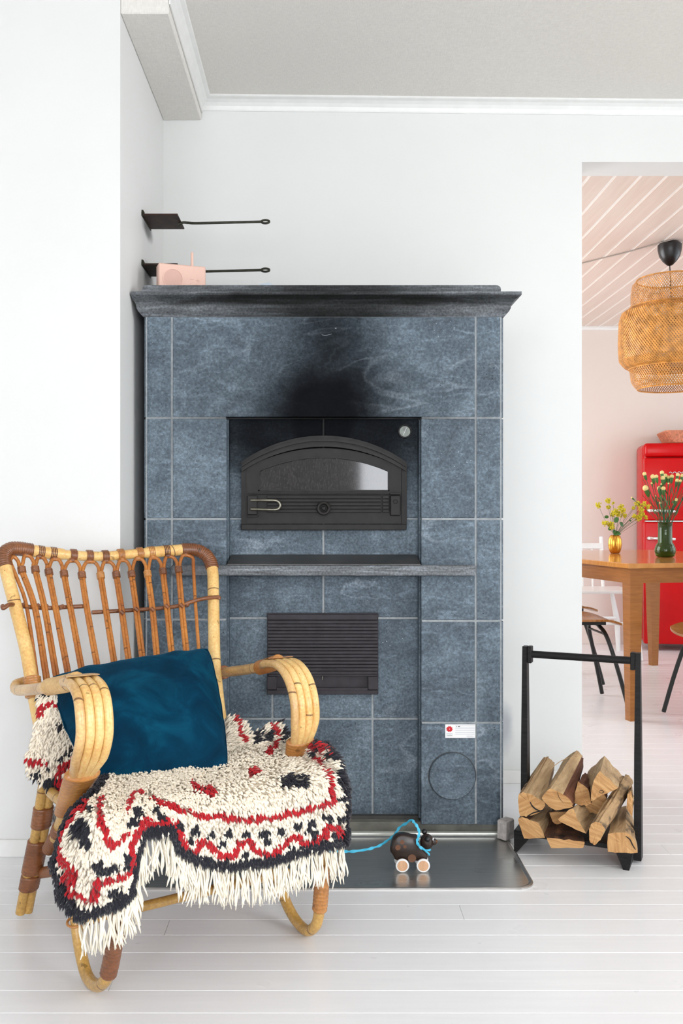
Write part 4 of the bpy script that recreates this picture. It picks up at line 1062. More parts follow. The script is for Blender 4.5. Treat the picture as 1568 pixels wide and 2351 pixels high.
def fringe_dirs(p, n, px, py):
    # pile leans down the fall of the cloth and towards the nearest edge
    d = (DOWN-n*DOWN.dot(n))
    if n.z > 0.75:
        ang = noise.noise(Vector((px/70, py/70, 3)))*1.6
        fw = -CV if px < 640 else (CU*0.6-CV*0.6)
        d = d*0.6+fw*0.8+CU*ang*0.35
    d = d+CU*random.uniform(-0.28, 0.28)+n*random.uniform(0.10, 0.55)
    if px > 740: d += CU*0.35
    if px < 200: d -= CU*0.2
    return d.normalized()
def sow(N, sampler, edge=True, lmin=0.017, lmax=0.026, wmin=0.0027, wmax=0.0040, dirf=None, tintf=None):
    for _ in range(N):
        px, py, p, n = sampler()
        c = (tintf or tint)(px, py+(4 if tintf or py < 1830 else 8)) or CREAM
        d = (dirf or fringe_dirs)(p, n, px, py)
        k = random.uniform(0.90, 1.04)
        tuft(p, d, n, random.uniform(lmin, lmax), random.uniform(wmin, wmax), shade(c, k))
def s_main():
    s, t = random.random(), random.random()
    q = coons(s, t); p, n = surf(q.x, q.y); return q.x, q.y, p, n
sow(12500, s_main, lmin=0.014, lmax=0.021)
# extra black tufts along the edges
def s_edge():
    r = random.random()
    if r < 0.30: s, t = random.uniform(0, 0.012), random.random()
    elif r < 0.80: s, t = random.random(), random.uniform(0.975, 1)
    else: s, t = random.uniform(0.99, 1), random.random()
    q = coons(s, t); p, n = surf(q.x, q.y); return q.x, q.y, p, n
sow(1500, s_edge)
# side lobe behind the left arm and rear lobe at the right
def patch(poly, depthf, N, tintf, dirf, nrm):
    poly = v2(poly); xs = [p.x for p in poly]; ys_ = [p.y for p in poly]
    def inside(x, y):
        c = False; j = len(poly)-1
        for i in range(len(poly)):
            if (poly[i].y > y) != (poly[j].y > y) and x < (poly[j].x-poly[i].x)*(y-poly[i].y)/(poly[j].y-poly[i].y)+poly[i].x: c = not c
            j = i
        return c
    st = 6; keys = {}
    def vid(x, y):
        if (x, y) not in keys:
            keys[(x, y)] = len(cloth.v); cloth.v.append(depthf(x, y)); cloth.a.append(0.0); cloth.c.append(shade(tintf(x, y) or CREAM, 0.8))
        return keys[(x, y)]
    y = min(ys_)
    y = int(y)
    while y < max(ys_):
        x = int(min(xs))
        while x < max(xs):
            if inside(x+st/2, y+st/2):
                cloth.f.append([vid(x, y), vid(x+st, y), vid(x+st, y+st), vid(x, y+st)]); cloth.mi.append(0)
            x += st
        y += st
    def smp():
        while True:
            x, y = random.uniform(min(xs), max(xs)), random.uniform(min(ys_), max(ys_))
            if inside(x, y): return x, y, depthf(x, y), nrm
    sow(N, smp, tintf=tintf, dirf=dirf)
def dl(x, y):
    bul = 0.02*math.sin((y-1590)/40.0)+0.03*max(0, min(1, (y-1680)/60))
    return onv(x, y, 0.385-0.00030*(y-1600)-bul)
def tl(px, py):
    p = Vector((px+random.uniform(-2, 2), py+random.uniform(-2, 2)))
    for pl, w_ in [(v2([(96, 1622), (125, 1614), (146, 1626)]), 5), (v2([(95, 1635), (92, 1640)]), 5), (v2([(52, 1752), (62, 1745), (102, 1746)]), 6), (v2([(175, 1742), (148, 1756), (140, 1780), (136, 1800), (145, 1815)]), 9)]:
        if pl_d(p, pl) < w_: return RED
    for x, y, r_ in [(140, 1668, 7), (150, 1662, 6), (108, 1590, 6), (86, 1780, 10), (78, 1786, 7), (116, 1795, 13), (122, 1808, 10), (116, 1757, 6), (137, 1741, 6), (160, 1725, 8), (168, 1716, 7), (155, 1790, 9), (100, 1596, 6)]:
        if abs(p.x-x) < r_ and abs(p.y-y) < r_: return BLK
    return None
def dd(p, n, px, py): return (DOWN*0.8-CU*0.25+CU*random.uniform(-0.45, 0.45)+n*random.uniform(0.1, 0.5)).normalized()
patch([(88, 1590), (112, 1584), (140, 1604), (158, 1650), (176, 1690), (192, 1740), (180, 1800), (150, 1812), (118, 1808), (98, 1790), (66, 1768), (62, 1742), (76, 1700), (84, 1660), (94, 1622)], dl, 1100, tl, dd, (-CV*0.85-CU*0.4+Vector((0, 0, 0.3))).normalized())
def dr(x, y): return onv(x, y, 0.30-0.0012*(y-1650)*0.9+0.01*math.sin(x/14))
def tr_(px, py):
    p = Vector((px+random.uniform(-2, 2), py+random.uniform(-2, 2)))
    for pl, w_ in [(v2([(532, 1650), (538, 1672), (542, 1690)]), 5), (v2([(540, 1695), (555, 1706)]), 5), (v2([(612, 1664), (628, 1660)]), 5), (v2([(618, 1678), (632, 1700), (634, 1712)]), 7)]:
        if pl_d(p, pl) < w_: return RED
    for x, y, r_ in [(642, 1668, 10), (650, 1690, 10), (665, 1702, 9), (690, 1706, 8), (712, 1708, 8), (605, 1700, 12), (582, 1700, 8), (568, 1682, 4), (578, 1712, 5), (628, 1667, 5), (700, 1712, 8)]:
        if abs(p.x-x) < r_ and abs(p.y-y) < r_: return BLK
    return None
def dd2(p, n, px, py): return (CU*0.55+DOWN*0.15+Vector((0, 0, 0.35 if py < 1690 else 0))+CU*random.uniform(-0.4, 0.4)+n*random.uniform(0.1, 0.5)).normalized()
patch([(515, 1652), (532, 1650), (556, 1668), (570, 1692), (598, 1676), (612, 1668), (640, 1662), (650, 1684), (690, 1702), (735, 1712), (700, 1730), (560, 1735), (500, 1765), (512, 1700)], dr, 1000, tr_, dd2, (-CV*0.7+Vector((0, 0, 0.7))).normalized())
cloth.build('woven_ground', M_wool, TR, True, colattr=True)
po = pile.build('pile', M_wool, TR, True, colattr=True, ang=180); po['kind'] = 'stuff'
# fringe
fr_ = MB()
NF = 340
for k in range(NF):
    s = (k+random.random())/NF
    q = coons(s, random.uniform(0.985, 1.0)); p, n = surf(q.x, q.y)
    L = 0.088*random.uniform(0.82, 1.12)*(0.95 if q.x < 300 else 1)
    p = p+n*random.uniform(-0.004, 0.003)
    a = random.uniform(-0.12, 0.12); ph = random.uniform(0, 6.3); am = random.uniform(0.001, 0.004); pt = []
    for i in range(9):
        t = i/8
        pt.append(p+DOWN*(L*t)+CU*(a*L*t*(1+t)+am*math.sin(ph+t*7))-CV*(0.006*t+am*0.8*math.sin(ph*2+t*6)))
    fr_.tube(pt, [0.0016]*3+[0.0021]*5+[0.0008], 5)
fo = fr_.build('fringe', M_fringe, TR, True, ang=180); fo['kind'] = 'stuff'

# ------------------------------------------------------------------ velvet cushion
def vat(px, py, v): return onv(px, py, v)
CT = thing('velvet_cushion', onv(340, 1772, 0.26), 'dark teal velvet cushion leaning against the cane back of the armchair', 'cushion')
TLc, TRc, BRc, BLc = onback(116, 1548, -0.05), onback(478, 1487, -0.05), onv(524, 1770, 0.075), onv(205, 1786, 0.15)
cn = ((TRc-TLc).cross(BLc-TLc)).normalized()
if cn.y > 0: cn = -cn
N = 44; b = MB()
def cpt(s, t, side):
    p = TLc*(1-s)*(1-t)+TRc*s*(1-t)+BRc*s*t+BLc*(1-s)*t
    x, y = 2*s-1, 2*t-1
    kx, ky = 1-0.02*abs(x)**3*y**6, 1-0.045*abs(y)**3*x**6*(1.6 if x < 0 else 0.7)
    s2, t2 = (x*kx+1)/2, (y*ky+1)/2
    p = TLc*(1-s2)*(1-t2)+TRc*s2*(1-t2)+BRc*s2*t2+BLc*(1-s2)*t2
    # sides pull in between the corners
    ctr = (TLc+TRc+BRc+BLc)/4; ins = 0.035
    p = p+(ctr-p)*(0.0)
    ex = (TRc-TLc).normalized(); ey = (TLc-BLc).normalized()
    p -= ex*(x*ins*0.16*(1-y*y)*0) ; p += ey*(y*ins*0.20*(1-x*x))
    p += ex*(x*0.010*(1-y*y))+ey*(0.006*math.sin(s*9)*(1-abs(y)) if False else 0.005*math.sin(s*8+1)*max(0, y)**2)
    h = 0.066*((1-abs(x)**2.6)*(1-abs(y)**2.6))**0.55
    wr = 0.012*noise.noise(Vector((s*4.2, t*3.2, side)))*(1-x*x*y*y)+0.006*noise.noise(Vector((s*11+t*6, t*5, side+5)))*(abs(x)**1.5+0.3)
    return p+cn*(side*(h+wr) if side > 0 else -h)
rng = [i/(N-1) for i in range(N)]
b.grid([cpt(s, t, 1) for t in rng for s in rng], N, N); b.grid([cpt(s, t, -1) for t in rng for s in rng], N, N)
cu = b.build('cover', M_velvet, CT, True, ang=180)
seam = [cpt(s, 0, 1) for s in rng]+[cpt(1, t, 1) for t in rng]+[cpt(s, 1, 1) for s in rng[::-1]]+[cpt(0, t, 1) for t in rng[::-1]]
b = MB(); b.tube(seam, 0.0022, 6); b.build('seam', M_velvet, CT, True)
# grey twig bundle behind the chair
TB = thing('twig_bundle', P(140, 1960, 2.60) * 1.0, 'weathered grey twig bundle on the floor behind the left chair leg', 'kindling')
TB.location.z = 0
bx, by = TB.location.x+0.02, 2.60
rt = random.Random(5)
for k in range(46):
    ax, ay = rt.uniform(-0.035, 0.06), rt.uniform(-0.03, 0.03)
    h = rt.uniform(0.10, 0.17)
    pts_ = [(bx+ax, by+ay, 0.003), (bx+ax*1.05+rt.uniform(-.004, .004), by+ay, h*0.5), (bx+ax*1.2+rt.uniform(-.012, .006), by+ay*1.2, h)]
    b = MB(); b.tube(crom(pts_, 3), [0.003]*6+[0.0015], 5); b.build('twig', M_twig, TB, True)

# ------------------------------------------------------------------ log rack and firewood
A1 = Vector((0.605, 2.75, 0)); A2 = Vector((0.88, 2.62, 0)); ru = (A2-A1).normalized(); rn = Vector((ru.y, -ru.x, 0))   # rn points to the camera
if rn.y > 0: rn = -rn
RK = thing('log_rack', (A1+A2)/2, 'black wooden firewood rack with two posts and a top rail', 'log rack')
def RW(a, n_, z): return A1+ru*a+rn*n_+Vector((0, 0, z))
WL = (A2-A1).length
def rbox(a0, a1, n0, n1, z0, z1, name, bev=0.0015):
    b = MB(); M = Matrix(((ru.x, rn.x, 0, A1.x), (ru.y, rn.y, 0, A1.y), (0, 0, 1, 0), (0, 0, 0, 1))); b.box(a0, a1, n0, n1, z0, z1, bev, M); return b.build(name, M_black, RK)
def postb(a, s):      # tapers slightly towards the top
    b = MB(); rings = []
    for z, w, dn in [(0.008 if s > 0 else 0.055, 0.0125, 0.020), (0.30, 0.0115, 0.017), (0.583, 0.0080, 0.013)]:
        rings.append([RW(a-w*0.8, -dn, z), RW(a+w*0.8, -dn, z), RW(a+w*0.8, dn, z), RW(a-w*0.8, dn, z)])
    b.loft(rings); return b.build('post', M_black, RK)
postb(-0.006, -1); postb(WL+0.006, 1)
for a0, a1 in ((0.002, 0.014), (WL-0.014, WL-0.002)): rbox(a0, a1, -0.012, 0.014, 0.535, 0.584, 'rail_bracket')
b = MB(); b.tube([RW(0.002, 0.0, 0.560), RW(WL-0.002, 0.0, 0.560)], 0.0105, 14); b.build('top_rail', M_black, RK, True)
rbox(-0.020, WL+0.002, -0.13, 0.085, 0.052, 0.066, 'base_board')
for s in (0, 1):
    x0 = -0.020 if s == 0 else WL+0.002; dr_ = 1 if s == 0 else -1
    poly = [RW(x0, -0.13, 0.052), RW(x0+dr_*0.048, -0.13, 0.052), RW(x0+dr_*(0.006 if s == 0 else 0.026), -0.13, 0.0), RW(x0+dr_*(0 if s == 0 else 0.010), -0.13, 0.0)]
    b = MB(); b.prism(poly, rn*0.213); b.build('foot', M_black, RK)
def zoom4(x, y): return (1160+x/4.197, 1460+y/4.197)
fplane = A1+rn*0.10
def onlog(px, py, off=0.0):
    d = rayd(px, py); p0 = A1+rn*(0.10+off); t = (p0-EYE).dot(rn)/d.dot(rn); return EYE+d*t
logs = []
def log(name_lab, poly, back, mats, off=0.0, cat='log', seed=1, nseg=7, mid=None):
    """poly: sawn end outline; back: matching outline of the far end; sides coloured per edge in mats"""
    R_ = random.Random(seed)
    fa = [onlog(*zoom4(*p), off) for p in poly]
    fb = [onlog(*zoom4(*p[:2]), off-p[2]) for p in back]
    T = thing('firewood_log', sum(fa, Vector())/len(fa), name_lab, cat, 'split firewood logs in the black rack')
    # subdivide the outline
    def subd(pl, m=4):
        out = []
        for i in range(len(pl)):
            for k in range(m): out.append(pl[i].lerp(pl[(i+1) % len(pl)], k/m))
        return out
    m = 4; a_, c_ = subd(fa, m), subd(fb, m); n = len(a_)
    rings = []
    ax = (sum(fb, Vector())-sum(fa, Vector())).normalized()
    for j in range(nseg+1):
        t = j/nseg; ring = []; cen = None
        base = [p.lerp(q, t) for p, q in zip(a_, c_)]; cen = sum(base, Vector())/n
        for i, p in enumerate(base):
            amp = 0.0034 if j else 0.0022
            nz = noise.noise(Vector((i*0.9+seed*7, t*2.5, seed)))
            o = (p-cen); o = o.normalized() if o.length > 1e-6 else o
            corner = 0.0 if i % m else -0.0015
            ring.append(p+o*(nz*amp*1.6+corner)+(ax*R_.uniform(-0.0012, 0.0012) if j in (0, nseg) else Vector()))
        rings.append(ring)
    B = MB(); vs = [p for r_ in rings for p in r_]; B.add(vs, [])
    fs, ms = [], []
    for j in range(nseg):
        for i in range(n):
            k = (i+1) % n; fs.append([j*n+i, j*n+k, (j+1)*n+k, (j+1)*n+i]); ms.append(mats[(i//m) % len(mats)])
    B.f += fs; B.mi += ms
    o = B.build('split_side', [M_split, M_bark, M_barkd, M_barkr], T, False)
    B = MB(); c0 = sum(rings[0], Vector())/n; B.add([c0]+rings[0], [(0, i+1, (i+1) % n+1) for i in range(n)])
    B.build('sawn_end', M_end, T, False); B = MB(); c1 = sum(rings[-1], Vector())/n; B.add([c1]+rings[-1], [(0, (i+1) % n+1, i+1) for i in range(n)])
    B.build('sawn_end', M_end, T, False)
    return T
DB = 0.25
def bk(poly, dx, dy, sc=0.88, d=DB, sy=None):
    cx_ = sum(p[0] for p in poly)/len(poly); cy_ = sum(p[1] for p in poly)/len(poly)
    return [(cx_+dx+(p[0]-cx_)*sc, cy_+dy+(p[1]-cy_)*(sy or sc), d) for p in poly]
e = [(122, 1540), (150, 1508), (215, 1512), (290, 1548), (395, 1615), (345, 1695), (225, 1740), (135, 1735)]
log('leftmost upper split log with a cracked pale end, leaning on the left post', e, [(275, 1290, DB), (370, 1175, DB), (405, 1160, DB), (440, 1180, DB), (478, 1240, DB), (440, 1440, DB), (360, 1470, DB), (290, 1420, DB)], [1, 0, 0, 0, 0, 0, 0, 0], 0.0, seed=1)
e = [(345, 1560), (430, 1462), (560, 1525), (640, 1590), (652, 1650), (490, 1685), (400, 1630)]
log('tallest ridge-topped split log, second from the left on top of the pile', e, [(560, 1190, DB), (690, 1095, DB), (745, 1150, DB), (755, 1190, DB), (740, 1330, DB), (660, 1400, DB), (580, 1330, DB)], [0, 0, 3, 3, 0, 0, 0], 0.005, seed=2)
e = [(880, 1335), (915, 1300), (1092, 1465), (930, 1540), (822, 1596), (832, 1450)]
log('triangular split log with a sharp ridge, upper right of the pile', e, [(790, 1300, DB), (955, 1160, DB), (1125, 1345, DB), (1050, 1440, DB), (860, 1500, DB), (780, 1400, DB)], [0, 0, 0, 0, 1, 0], 0.0, seed=3)
e = [(120, 1768), (150, 1742), (235, 1770), (330, 1805), (385, 1948), (180, 1955)]
log('lower left split log whose pale end sticks out past the rack foot', e, bk(e, 165, -215), [1, 2, 0, 0, 0, 0], 0.0, seed=4)
e = [(395, 1945), (560, 1958), (770, 1985), (750, 2045), (440, 2045)]
log('dark bark-covered log lying lowest in the middle of the rack', e, [(330, 1765, 0.2), (430, 1680, 0.2), (720, 1800, 0.2), (730, 1850, 0.2), (400, 1850, 0.2)], [2, 2, 2, 0, 2], 0.035, seed=5)
e = [(500, 1770), (650, 1650), (695, 1760), (782, 1908), (640, 1850)]
log('split log with a pointed pale end in the middle of the pile', e, [(720, 1640, 0.22), (780, 1570, 0.22), (900, 1585, 0.22), (930, 1700, 0.22), (840, 1740, 0.22)], [0, 0, 0, 0, 0], 0.02, seed=6)
e = [(803, 1880), (830, 1800), (905, 1790), (965, 1850), (930, 1945), (865, 2022), (815, 1985)]
log('round grey-barked branch log leaning up to the right post', e, [(1090, 1480, 0.22), (1110, 1365, 0.22), (1160, 1330, 0.22), (1225, 1365, 0.22), (1230, 1440, 0.22), (1190, 1540, 0.22), (1120, 1560, 0.22)], [1, 1, 1, 1, 1, 1, 1], 0.045, seed=7)
e = [(985, 1905), (1160, 1885), (1245, 1960), (1282, 2092), (1130, 2092), (985, 2082)]
log('square split log at the lower right against the right post', e, [(1040, 1680, 0.24), (1165, 1630, 0.24), (1225, 1720, 0.24), (1240, 1830, 0.24), (1150, 1860, 0.24), (1050, 1840, 0.24)], [0, 1, 1, 0, 0, 0], 0.02, seed=8)
e = [(650, 1610), (700, 1400), (800, 1470), (830, 1620), (760, 1640)]
log('red-brown barked log wedged between the two top logs', e, bk(e, 60, -110, 0.9, 0.16), [3, 3, 3, 3, 3], -0.06, seed=9)
e = [(1165, 1640), (1180, 1520), (1215, 1490), (1232, 1600), (1225, 1740), (1190, 1700)]
log('narrow split log standing at the back beside the right post', e, bk(e, 10, -60, 0.9, 0.12), [0, 0, 1, 0, 0, 0], -0.07, seed=10)
e = [(420, 1700), (560, 1690), (640, 1700), (560, 1800), (470, 1820)]
e = [(760, 1480), (900, 1470), (980, 1560), (900, 1720), (780, 1700)]
log('dark log added at the back to fill the gap between the middle and right logs', e, bk(e, 40, -90, 0.9, 0.12), [2, 3, 2, 2, 3], -0.09, seed=12)  # extra log put in so the see-through gap reads dark
e = [(420, 1700), (560, 1690), (640, 1700), (560, 1800), (470, 1820)]
log('blackened log deep in the hollow at the left of the pile', e, bk(e, 60, -110, 0.9, 0.14), [2, 2, 2, 2, 2], -0.05, seed=11)

# ------------------------------------------------------------------ pull-along bear
BD = 2.552
def bp(x, y, d=BD): return P(780+x/6.533, 1860+y/6.533, d)
TY = thing('toy_bear', Vector((bp(1080, 900).x, BD, 0.003)), 'dark wooden pull-along bear on four wheels standing on the steel plate', 'toy')
prof = [(755, 600), (757, 540), (772, 470), (800, 410), (845, 365), (900, 343), (960, 342), (1020, 355), (1080, 372), (1150, 375), (1175, 400), (1185, 480), (1215, 555), (1270, 605), (1308, 650), (1312, 705), (1270, 740), (1140, 735), (1090, 745), (1040, 735), (980, 735), (860, 735), (820, 715), (790, 650)]
b = MB()
fpts = [bp(*p) for p in prof]; cen = sum(fpts, Vector())/len(fpts)
b.loft([[cen+(p-cen)*s+Vector((0, o, 0)) for p in fpts] for s, o in [(0.90, -0.016), (0.97, -0.0135), (1.0, -0.009), (1.0, 0.009), (0.97, 0.0135), (0.90, 0.016)]])
b.build('body', M_bear, TY, True, ang=50)
b = MB()
for x, y, r_ in [(930, 450, 0.0059), (865, 530, 0.0073), (970, 518, 0.0048)]: b.lathe([(0, 0), (r_, 0), (r_, 0.001)], bp(x, y)+Vector((0, -0.0166, 0)), 18, 'y')
b.lathe([(0, 0), (0.011, 0), (0.011, 0.001)], bp(1075, 690)+Vector((0, -0.0166, 0)), 18, 'y')
b.build('printed_spots', M_bearl, TY)
hc = bp(1302, 462)+Vector((0, -0.004, 0))
b = MB(); b.ball(hc, 0.0198, 20, 14, (0.92, 1.0, 1.05)); HB = b.build('head', M_bear, TY, True, ang=180)
b = MB(); b.ball(bp(1274, 338)+Vector((0, 0.008, 0)), 0.0075, 12, 8); b.ball(bp(1305, 395)+Vector((0, -0.021, 0)), 0.0080, 12, 8); b.build('ears', M_blackp, HB, True, ang=180)
b = MB(); b.ball(bp(1405, 465)+Vector((0, -0.004, 0)), 0.0095, 14, 10, (0.9, 0.9, 1)); b.build('muzzle', M_bear, HB, True, ang=180)
b = MB(); b.ball(bp(1445, 458)+Vector((0, -0.006, 0)), 0.0042, 12, 8, (0.8, 1, 1.2)); b.build('nose', M_bearl, HB, True, ang=180)
b = MB(); b.ball(bp(1394, 408)+Vector((0, -0.0150, 0)), 0.0040, 12, 8, (0.8, 0.7, 1)); b.build('eye_white', M_white, HB, True, ang=180)
b = MB(); b.ball(bp(1403, 408)+Vector((0.0006, -0.0172, 0)), 0.0022, 10, 8); b.build('pupil', M_blackp, HB, True, ang=180)
for x in (928, 1238):
    for o in (-1, 1):
        c = bp(x, 787); c.z = 0.0175+0.0215; c.z = 0.0030+0.0182; c += Vector((0, o*0.0215, 0))
        b = MB(); b.lathe([(0, 0.0035), (0.0165, 0.0035), (0.0182, 0.002), (0.0182, -0.002), (0.0165, -0.004), (0.0142, -0.004), (0.0142, -0.0025), (0, -0.0025)] if o < 0 else [(0, -0.0035), (0.0165, -0.0035), (0.0182, -0.002), (0.0182, 0.002), (0.0165, 0.004), (0, 0.004)], c, 32, 'y')
        wh = b.build('wheel', M_white, TY, True, ang=40)
        b = MB(); b.lathe([(0, -0.0045*1), (0.0138, -0.0045), (0.0142, -0.0036), (0.0142, -0.002)] if o < 0 else [(0, 0.0045), (0.0142, 0.0036)], c, 28, 'y'); b.build('hub', M_beech, wh)
b = MB()
for x in (928, 1238): c = bp(x, 787); c.z = 0.0212; b.tube([c+Vector((0, -0.02, 0)), c+Vector((0, 0.02, 0))], 0.003, 8)
b.build('axle', M_beech, TY)
def ribbon(pts, w, mat, name, par):
    q = crom(pts, 6); b = MB(); rings = []
    for i, p in enumerate(q):
        t = (q[min(i+1, len(q)-1)]-q[max(i-1, 0)]).normalized(); s = t.cross(Vector((0, 1, 0))); s = s.normalized() if s.length > 0.05 else Vector((0, 0, 1))
        tw = 0.35*math.sin(i*0.7); s = (s+Vector((0, tw, 0))).normalized(); nn = t.cross(s).normalized()
        ww = w*(0.85+0.2*math.sin(i*1.1)); rings.append([p-s*ww, p+nn*0.0009, p+s*ww, p-nn*0.0009])
    b.loft(rings); return b.build(name, mat, par, True)
def rp_(x, y, o): return bp(x, y, BD+o)
pts = [P(700, 1948, 2.48), P(745, 1954, 2.49), rp_(60, 620, -0.05), rp_(180, 620, -0.045), rp_(360, 598, -0.035), rp_(470, 575, -0.02), rp_(600, 530, 0.0), rp_(700, 465, 0.02), rp_(790, 400, 0.028), rp_(850, 330, 0.03), rp_(900, 255, 0.028), rp_(1000, 195, 0.012), rp_(1070, 150, -0.008), rp_(1120, 190, -0.016), rp_(1170, 260, -0.022), rp_(1190, 340, -0.026), rp_(1175, 420, -0.026), rp_(1160, 480, -0.024), rp_(1200, 550, -0.024), rp_(1260, 585, -0.026)]
ribbon(pts, 0.0040, M_ribbon, 'pull_cord', TY)
ribbon([rp_(1240, 575, -0.025), rp_(1290, 600, -0.028), rp_(1340, 600, -0.028), rp_(1368, 592, -0.028)], 0.0030, M_ribbon, 'cord_end', TY)
ribbon([rp_(1250, 580, -0.027), rp_(1290, 615, -0.03), rp_(1330, 650, -0.03), rp_(1345, 680, -0.03)], 0.0026, M_ribbon, 'cord_end', TY)

# ------------------------------------------------------------------ kitchen: table
TC = Vector((1.429, 4.357, 0)); ta = math.radians(13); tu = Vector((math.cos(ta), math.sin(ta), 0)); tv = Vector((-math.sin(ta), math.cos(ta), 0))
TM = Matrix(((tu.x, tv.x, 0, TC.x), (tu.y, tv.y, 0, TC.y), (0, 0, 1, 0), (0, 0, 0, 1)))
TW, TD = 1.10, 1.50
TBL = thing('dining_table', TC+tu*TW/2+tv*TD/2, 'oak dining table in the kitchen carrying two vases', 'table')
b = MB(); b.box(0, TW, 0, TD, 0.716, 0.740, 0.003, TM); b.build('table_top', M_oaktop, TBL)
b = MB()
b.box(0.03, TW-0.03, 0.028, 0.05, 0.645, 0.716, 0, TM); b.build('apron', M_oak, TBL); b = MB(); b.box(0.03, TW-0.03, TD-0.05, TD-0.028, 0.645, 0.716, 0, TM)
b.build('apron', M_oak, TBL)
b = MB(); b.box(0.022, 0.044, 0.08, TD-0.08, 0.645, 0.716, 0, TM); b.build('side_apron', M_oak, TBL); b = MB(); b.box(TW-0.044, TW-0.022, 0.08, TD-0.08, 0.645, 0.716, 0, TM); b.build('side_apron', M_oak, TBL)
for x, y in [(0.03, 0.03), (TW-0.03, 0.03), (0.03, TD-0.33), (TW-0.10, 1.10)]:
    pass
for cx_, cy_, sx, sy in [(0.02, 0.02, 1, 1), (TW-0.02, 0.02, -1, 1), (0.02, TD-0.02, 1, -1), (TW-0.02, TD-0.02, -1, -1)]:
    b = MB(); rings = []
    for z, w in [(0, 0.042), (0.35, 0.058), (0.716, 0.070)]:
        rings.append([TM @ Vector((cx_+sx*a_*w, cy_+sy*c_*w, z)) for a_, c_ in ((0, 0), (1, 0), (1, 1), (0, 1))])
    b.loft(rings); b.build('leg', M_oak, TBL)
# vases and flowers
VZ = 0.740
c = Vector((1.724, 5.50, VZ)); 
b = MB(); rings = []; 
for r_, h in [(0.0, 0.0), (0.022, 0.0), (0.028, 0.006), (0.035, 0.028), (0.0375, 0.052), (0.036, 0.078), (0.029, 0.100), (0.021, 0.108), (0.018, 0.107), (0.018, 0.09)]:
    rings.append([c+Vector((r_*(1+0.07*math.cos(k*2*PI/48*8))*math.cos(2*PI*k/48), r_*(1+0.07*math.cos(k*2*PI/48*8))*math.sin(2*PI*k/48), h+0.0005)) for k in range(48)])
b.loft(rings, cap=False); o = b.build('gold_vase', M_gold, None, True, ang=180); tag(o, 'small ribbed gold vase with yellow flowers on the table', 'vase')
def stem(B, a, c_, r_=0.0015, bend=0.01):
    m = (a+c_)/2+Vector((random.uniform(-bend, bend), random.uniform(-bend, bend), bend)); B.tube(crom([a, m, c_], 4), r_, 5)
YF = thing('yellow_flowers', c+Vector((0, 0, 0.09)), 'loose bunch of tiny yellow blossoms in the small gold vase', 'flowers')
def kp(x, y, d): return P(1330+x/6.588, 1060+y/6.588, d)
S = MB(); root = c+Vector((0, 0, 0.095))
clus = [((290, 660), 48), ((435, 590), 45), ((440, 690), 35), ((510, 625), 22), ((540, 760), 55), ((630, 690), 50), ((670, 740), 45), ((600, 790), 60), ((690, 820), 35), ((500, 800), 35), ((390, 930), 48), ((480, 950), 55), ((500, 1000), 35), ((880, 640), 50), ((930, 730), 60), ((900, 850), 55), ((950, 800), 45), ((980, 640), 45), ((1040, 680), 40), ((1010, 840), 30), ((820, 700), 30), ((830, 820), 35)]
for (x, y), r_ in clus:
    cc = kp(x, y, 5.5+random.uniform(-0.04, 0.04)); stem(S, root, cc, 0.0009)
    rr_ = r_/6.588*5.5/F; B = MB()
    for k in range(int(r_*1.3)):
        q = Vector((random.gauss(0, 1), random.gauss(0, 1), random.gauss(0, 1))).normalized()*rr_*random.uniform(0.1, 1.05)
        B.ball(cc+q, random.uniform(0.0028, 0.0048), 5, 4)
    B.build('blossom_cluster', M_yel, YF, True)
def leaf(B, c_, s, ang, tilt=0.4):
    pts_ = [];
    for k in range(10):
        a = 2*PI*k/10; pts_.append(c_+Vector((s*math.cos(a)*math.cos(ang)-0.7*s*math.sin(a)*math.sin(ang), s*tilt*math.sin(a), s*math.cos(a)*math.sin(ang)+0.7*s*math.sin(a)*math.cos(ang))))
    B.add([c_+Vector((0, -0.002, 0))]+pts_, [(0, i+1, (i+1) % 10+1) for i in range(10)])
S.build('stem', M_stem, YF, True)
for x, y, s, a in [(412, 835, 0.013, 0.2), (560, 880, 0.018, 1.2), (640, 945, 0.016, -1.1), (470, 1010, 0.015, 0.7), (560, 1080, 0.017, 0.5), (600, 1085, 0.012, -0.4), (530, 1060, 0.012, 1.4), (770, 890, 0.008, -0.5)]:
    B = MB(); leaf(B, kp(x, y, 5.48), s, a); B.build('leaf', M_leaf, YF)
g = Vector((1.835, 5.0, VZ))
b = MB(); b.lathe([(0, 0.0005), (0.038, 0.0005), (0.048, 0.008), (0.054, 0.030), (0.054, 0.045), (0.047, 0.065), (0.037, 0.080), (0.036, 0.14), (0.0375, 0.184), (0.0350, 0.184), (0.0335, 0.14), (0.034, 0.082), (0.044, 0.064), (0.050, 0.045), (0.050, 0.030), (0.044, 0.014), (0.0, 0.010)], g, 40)
o = b.build('green_vase', M_gglass, None, True, ang=180); tag(o, 'green glass vase with a bulbous foot and cream buds on the table', 'vase')
CF = thing('cream_carnations', g+Vector((0, 0, 0.03)), 'tall bunch of cream carnation buds on green stems in the glass vase', 'flowers')
buds = [(985, 185, 26), (1110, 225, 30), (1165, 225, 26), (1250, 165, 28), (1300, 215, 30), (1260, 250, 30), (1350, 240, 26), (1400, 225, 28), (1490, 200, 26), (1480, 285, 26), (1560, 215, 28), (1000, 400, 38), (1210, 400, 30), (1272, 405, 28), (1095, 325, 14), (1240, 340, 14), (1465, 578, 24), (1235, 625, 22), (795, 545, 14), (1530, 290, 20), (1620, 260, 26), (1680, 320, 26), (1640, 420, 24), (1720, 250, 26), (1590, 520, 22), (1350, 330, 12), (1150, 520, 10)]
SB = MB()
